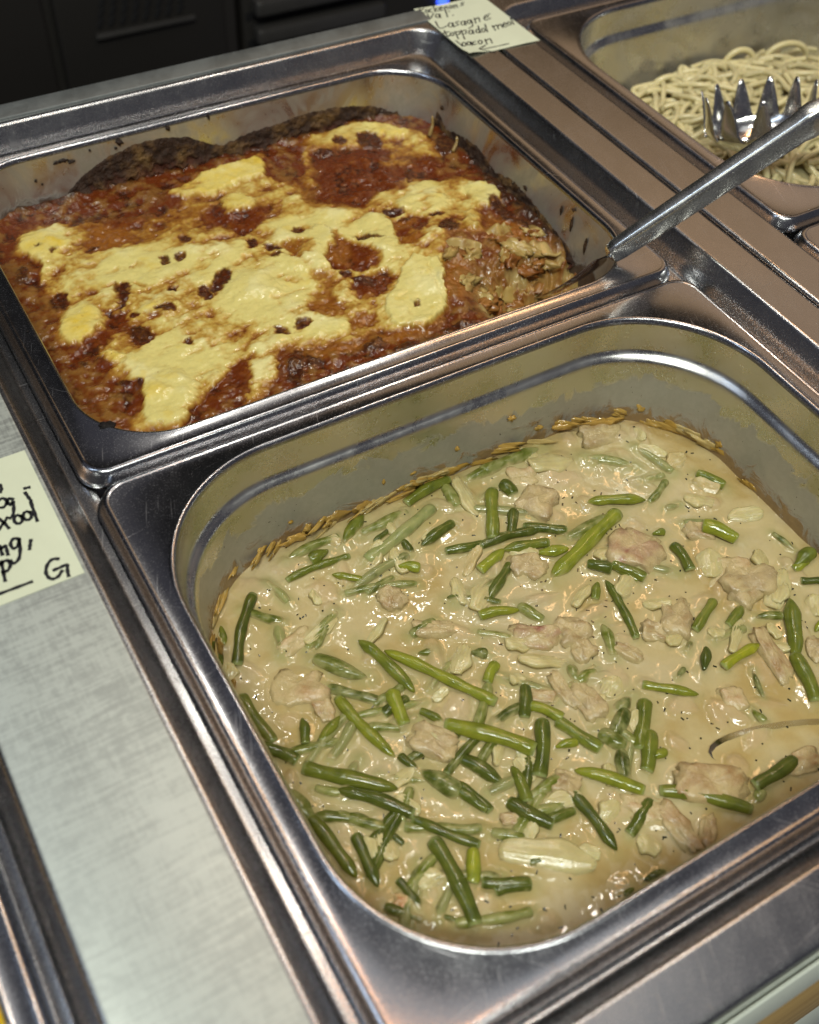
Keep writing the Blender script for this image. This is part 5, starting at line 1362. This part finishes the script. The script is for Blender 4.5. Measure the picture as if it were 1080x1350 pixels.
st = [(A - D * 2.5, 1.8, 2.6), (A - D * 1.5, 2.9, 4.4), (A, 3.7, 5.8), (A + D * 4, 4.1, 6.3), (A + D * 15, 4.3, 6.7), (A + D * 40, 4.7, 7.1), (A + D * 75, 4.9, 7.4), (A + D * (Lm - 6), 5.0, 7.5), (A + D * (Lm - 2), 5.8, 8.4), (A + D * (Lm + 3), 6.0, 8.6), (A + D * (Lm + 7), 5.0, 7.4), (A + D * (Lh - 4), 5.0, 7.6), (A + D * (Lh + 1), 4.0, 6.0), (A + D * (Lh + 2.5), 2.4, 3)]
v, f = sweep(st)
mesh_obj('handle', v, f, M_HANDLE, spat, sharp=50)
v, f = blob(A + D * (Lh + 4), 4.6, 4.6, 4.6, 3, 20, 14, 0.0)
knob = mesh_obj('handle_end', v, f, M_UTENSIL, spat)
hk = [A + D * (Lh + 10), A + D * (Lh + 20) + u2 * 3, A + D * (Lh + 30) + u2 * 1, A + D * (Lh + 34) - u2 * 8, A + D * (Lh + 26) - u2 * 14]
v, f = tube(catmull(hk, 6), 2.6, 10)
mesh_obj('hanging_hook', v, f, M_UTENSIL, spat)
nk = catmull([A + D * 3, A - D * 6, (288.5, 300, -14), (284, 318, -38), (276, 333, -52), (262, 340, -57)], 6)
hw = np.interp(np.linspace(0, 1, len(nk)), [0, .2, .5, .8, 1], [4.2, 3.4, 3.0, 3.6, 7])
v, f = tube(nk, hw, 12, 0.20, up=(0.35, 0.2, 0.9))
mesh_obj('neck', v, f, M_UTENSIL, spat, sharp=50)
v, f = box(180, 268, 310, 372, -60.5, -59.3, 0.5)
mesh_obj('blade', v, f, M_UTENSIL, spat, sharp=40)

# ------------------------------------------------------------------ spaghetti and its server
spag = thing('spaghetti', 'heap of plain boiled spaghetti in the pan at the upper right', 'spaghetti', (561, 400, -98))
rs = np.random.RandomState(21)
def heap(x, y):
    return -60 + 20 * math.exp(-(((x - 590) / 120) ** 2 + ((y - 400) / 85) ** 2)) + 4 * float(fbm(np.array([x]), np.array([y]), 40, 2, 95)[0])
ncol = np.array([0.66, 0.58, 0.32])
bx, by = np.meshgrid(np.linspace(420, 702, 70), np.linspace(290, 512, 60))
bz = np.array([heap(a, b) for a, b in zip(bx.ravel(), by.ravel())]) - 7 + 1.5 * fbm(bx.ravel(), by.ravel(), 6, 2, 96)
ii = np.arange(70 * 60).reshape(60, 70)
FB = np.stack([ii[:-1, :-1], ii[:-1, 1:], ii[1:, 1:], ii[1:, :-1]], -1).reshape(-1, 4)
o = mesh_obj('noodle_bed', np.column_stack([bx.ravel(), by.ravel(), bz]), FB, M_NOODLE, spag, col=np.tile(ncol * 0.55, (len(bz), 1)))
o['kind'] = 'stuff'
def noodle(path, r, tone):
    p = catmull(path, 5)
    v, f = tube(p, r, 8)
    return mesh_obj('noodle', v, f, M_NOODLE, spag, col=np.tile(ncol * tone, (len(v), 1)))
pan_sd = rrect(424, 699, 293, 508, 52, 8)
for k in range(330):
    x = rs.uniform(428, 640); y = rs.uniform(300, 505)
    if poly_sd(np.array([x]), np.array([y]), pan_sd)[0] < 3: continue
    a = rs.uniform(0, 6.28); da = rs.uniform(-0.35, 0.35)
    layer = rs.uniform(-7, 4.5)
    pts = []
    steps = rs.randint(8, 17)
    for s in range(steps):
        pts.append((x, y, heap(x, y) + layer + 2.2 * math.sin(s * 0.9 + k)))
        da = 0.75 * da + rs.uniform(-0.30, 0.30)
        a += da
        nx_, ny_ = x + 8 * math.cos(a), y + 8 * math.sin(a)
        if poly_sd(np.array([nx_]), np.array([ny_]), pan_sd)[0] < 3.0:
            a += 1.4
            nx_, ny_ = x + 6 * math.cos(a), y + 6 * math.sin(a)
            if poly_sd(np.array([nx_]), np.array([ny_]), pan_sd)[0] < 2.0: break
        x, y = nx_, ny_
    if len(pts) >= 4:
        noodle(pts, rs.uniform(1.85, 2.25), rs.uniform(0.82, 1.12))
# a few loops that stand up against the back wall
for c, w, h in (((458, 470), 17, 13), ((470, 478), 12, 9), ((520, 497), 13, 11), ((590, 499), 12, 14), ((560, 495), 10, 8), ((630, 490), 16, 12)):
    pts = []
    for s in range(9):
        t_ = math.pi * s / 8
        x = c[0] + w * math.cos(t_); y = c[1] - 0.35 * w * math.cos(t_)
        pts.append((x, y, heap(c[0], c[1]) - 2 + h * math.sin(t_)))
    noodle(pts, 2.3, 1.05)

server = thing('spaghetti_server', 'steel spaghetti server with upright tines lying in the noodles', 'pasta server', (473, 366, -30), None)
R3 = np.array(Matrix.Rotation(math.radians(-38), 3, 'Z') @ Matrix.Rotation(math.radians(-12), 3, 'Y') @ Matrix.Rotation(math.radians(-14), 3, 'X'))
C0 = np.array([473.0, 366.0, -10.0])
def cup(s, ph):
    """oval cup, s 0 at the bottom .. 1 at the rim"""
    return np.array([33 * math.sin(s * 1.25) / math.sin(1.25) * math.cos(ph), 25 * math.sin(s * 1.25) / math.sin(1.25) * math.sin(ph), -14 + 26 * (1 - math.cos(s * 1.25)) / (1 - math.cos(1.25)) * 0.55])
nu, nv = 48, 12
vs = []
for lay in (0, 1):
    for i in range(nv + 1):
        s = 0.24 + 0.76 * i / nv                      # open hole in the middle
        for j in range(nu):
            p = cup(s, 2 * math.pi * j / nu)
            vs.append(p * (1 - 0.035 * lay) + (0, 0, 0.9 * lay))
v = np.array(vs) @ R3.T + C0
N = (nv + 1) * nu; f = []
for i in range(nv):
    for j in range(nu):
        k = (j + 1) % nu
        f.append((i * nu + j, i * nu + k, (i + 1) * nu + k, (i + 1) * nu + j))
        f.append((N + i * nu + j, N + (i + 1) * nu + j, N + (i + 1) * nu + k, N + i * nu + k))
for j in range(nu):
    k = (j + 1) % nu
    f.append((nv * nu + j, nv * nu + k, N + nv * nu + k, N + nv * nu + j)); f.append((k, j, N + j, N + k))
mesh_obj('head', v, f, M_UTENSIL, server, sharp=50)
for ph in (-2.75, -3.35, 2.35, 1.85, 1.35, 0.85, 0.35, -2.2, -1.6):
    base_p = cup(0.90, ph); rimp = cup(1.0, ph)
    out_d = np.array([math.cos(ph), math.sin(ph), 0])
    tang = np.array([-math.sin(ph), math.cos(ph), 0])
    st = []
    for i in range(10):
        u = i / 9
        p = base_p + (rimp - base_p) * min(u * 4, 1) + np.array([0, 0, 27.0]) * max(u - .12, 0) + out_d * 3.0 * u * u
        w = 14 * (1 - u) ** 0.8 * (1.3 if u < .15 else 1) + 2.5; th = 1.0 - 0.35 * u
        st.append((p, w, th))
    vs = []
    for p, w, th in st:
        for a in range(10):
            an = 2 * math.pi * a / 10
            vs.append(p + tang * w * 0.5 * math.cos(an) + out_d * th * math.sin(an))
    v = np.array(vs) @ R3.T + C0
    f = [(i * 10 + a, i * 10 + (a + 1) % 10, (i + 1) * 10 + (a + 1) % 10, (i + 1) * 10 + a) for i in range(9) for a in range(10)]
    f += [tuple(range(9, -1, -1)), tuple(range(90, 100))]
    mesh_obj('tine', v, f, M_UTENSIL, server)
sh = catmull([(490, 348, -6), (515, 330, 6), (550, 305, 32), (600, 272, 75)], 6)
v, f = tube(sh, np.linspace(5, 8, len(sh)), 12, 0.4)
mesh_obj('handle', v, f, M_UTENSIL, server, sharp=50)

# ------------------------------------------------------------------ yellow food in the left pan
curry = thing('yellow_food', 'bright yellow food in the pan at the lower left corner', 'food', (-245, 132, -60))
cx_, cy_ = np.meshgrid(np.linspace(-391, -91, 130), np.linspace(14, 250, 110))
cz_ = -11 + 4 * fbm(cx_.ravel(), cy_.ravel(), 30, 4, 120) + 2 * fbm(cx_.ravel(), cy_.ravel(), 7, 3, 121)
ii = np.arange(130 * 110).reshape(110, 130)
FB = np.stack([ii[:-1, :-1], ii[:-1, 1:], ii[1:, 1:], ii[1:, :-1]], -1).reshape(-1, 4)
ky = poly_sd(cx_.ravel(), cy_.ravel(), rrect(-391, -92.5, 13, 250, 54, 8)) > -1
FB = FB[ky[FB].all(1)]
used = np.zeros(130 * 110, bool); used[FB.ravel()] = True
remap = np.cumsum(used) - 1
cl = mix(np.tile(np.array([0.72, 0.45, 0.02]), (130 * 110, 1)), (0.62, 0.30, 0.02), sstep(0, .5, fbm(cx_.ravel(), cy_.ravel(), 12, 3, 122)))
mesh_obj('surface', np.column_stack([cx_.ravel(), cy_.ravel(), cz_])[used], remap[FB], M_SAUCE, curry, col=cl[used])

# ------------------------------------------------------------------ handwritten paper labels
def paper(name, label, x0, x1, y0, y1, zfun, ink, width, shear=0.0):
    t = thing(name, label, 'label', ((x0 + x1) / 2, (y0 + y1) / 2, zfun(x0, y0)), 'handwritten paper labels')
    n, m = 24, 34
    top, bot = [], []
    for j in range(m):
        for i in range(n):
            x = x0 + (x1 - x0) * i / (n - 1); y = y0 + (y1 - y0) * j / (m - 1)
            y += shear * (x - x0)
            z = zfun(x, y)
            top.append((x, y, z)); bot.append((x, y, z - 0.2))
    N = n * m; f = []
    for j in range(m - 1):
        for i in range(n - 1):
            a = j * n + i
            f.append((a, a + 1, a + n + 1, a + n)); f.append((N + a, N + a + n, N + a + n + 1, N + a + 1))
    ring = [i for i in range(n)] + [j * n + n - 1 for j in range(1, m)] + [(m - 1) * n + i for i in range(n - 2, -1, -1)] + [j * n for j in range(m - 2, 0, -1)]
    for a, b in zip(ring, ring[1:] + ring[:1]):
        f.append((b, a, N + a, N + b))
    mesh_obj('paper_sheet', np.array(top + bot), f, M_PAPER, t, sharp=40)
    parts = []
    for s in ink:
        p = np.array(s, float)
        p = catmull(np.column_stack([p, np.zeros(len(p))]), 5)[:, :2] if len(p) > 2 else np.array([p[0] + (p[-1] - p[0]) * k / 6 for k in range(7)])
        d = np.gradient(p, axis=0); d /= np.linalg.norm(d, axis=1)[:, None] + 1e-9
        nrm = np.column_stack([-d[:, 1], d[:, 0]])
        p[0] -= d[0] * width * .4; p[-1] += d[-1] * width * .4
        vs = []
        ww = width * (0.5 + 0.08 * np.sin(np.arange(len(p)) * 1.3))
        for q, nn, w_ in zip(p, nrm, ww):
            for sg in (-1, 1):
                r_ = q + nn * w_ * sg
                vs.append((r_[0], r_[1], zfun(r_[0], r_[1]) + 0.10))
        parts.append((np.array(vs), [(2 * k, 2 * k + 2, 2 * k + 3, 2 * k + 1) for k in range(len(p) - 1)]))
    for v_, f_ in parts:
        mesh_obj('pen_stroke', v_, f_, M_INK, t, smooth=False)
    return t
paper('paper_label', 'pale yellow handwritten label ending in G on the brushed plate', -66.2, -16.7, 213.6, 286.6, lambda x, y: 9.75, INK_LEFT, 1.45)
def top_z(x, y):
    return 8.6 + 1.6 * sstep(505, 492, np.array(y)) * sstep(352, 338, np.array(x)) + 0.3 * math.sin(x * 0.12)
paper('paper_label', 'pale yellow handwritten label with an arrow, beside the lasagne', 335.2, 388.0, 494.0, 563.5, lambda x, y: float(top_z(x, y)), INK_TOP, 0.95, -0.06)

# ------------------------------------------------------------------ dark kitchen behind the counter
structure(mesh_obj('floor', *box(-3000, 4000, 565, 5000, -920, -905), M_FLOOR, None, smooth=False))
structure(mesh_obj('back_wall', *box(-3000, 4000, 2400, 2450, -905, 2200), M_DARK, None, smooth=False))
fridge = thing('cooling_cabinet', 'dark cabinet with slanted vent slots behind the counter', 'cabinet', (250, 1300, -905))
mesh_obj('body', *box(-700, 452, 1152, 1600, -905, 20, 4), M_DARK, fridge, sharp=40)
mesh_obj('door', *box(236, 432, 1140, 1151, -310, 15, 3), M_DARK, fridge, sharp=40)
mesh_obj('door', *box(-400, 224, 1140, 1151, -320, 15, 3), M_DARK, fridge, sharp=40)
mesh_obj('door_grip', *box(276, 394, 1134, 1139.5, -256, -251, 1.5), M_GREYMETAL, fridge, sharp=40)
for row in range(3):
    for k in range(8):
        x = 284 + k * 13.5 + row * 3
        z = -240 + row * 11 - k * 0.3
        v, f = box(-2.6, 2.6, -1.5, 1.0, -5.5, 5.5, 0.8)
        a = 0.5
        v = np.column_stack([v[:, 0] * math.cos(a) + v[:, 2] * math.sin(a) + x, v[:, 1] + 1139.6, -v[:, 0] * math.sin(a) + v[:, 2] * math.cos(a) + z])
        mesh_obj('vent_slot', v, f, M_BLACK, fridge, smooth=False)
rack = thing('drawer_unit', 'dark drawer unit with two dull metal rails behind the counter', 'drawers', (640, 1300, -905))
mesh_obj('body', *box(462, 1300, 1158, 1600, -905, 20, 4), M_DARK, rack, sharp=40)
for z in (-262, -296):
    mesh_obj('rail', *box(472, 650, 1136, 1157, z - 8, z + 9, 5), M_GREYMETAL, rack, sharp=40)
    mesh_obj('drawer_gap', *box(466, 660, 1156.5, 1158.5, z - 20, z - 11), M_BLACK, rack, smooth=False)
mesh_obj('indicator_light', *box(738, 752, 1150, 1158, -314, -302, 2), M_LED, rack)
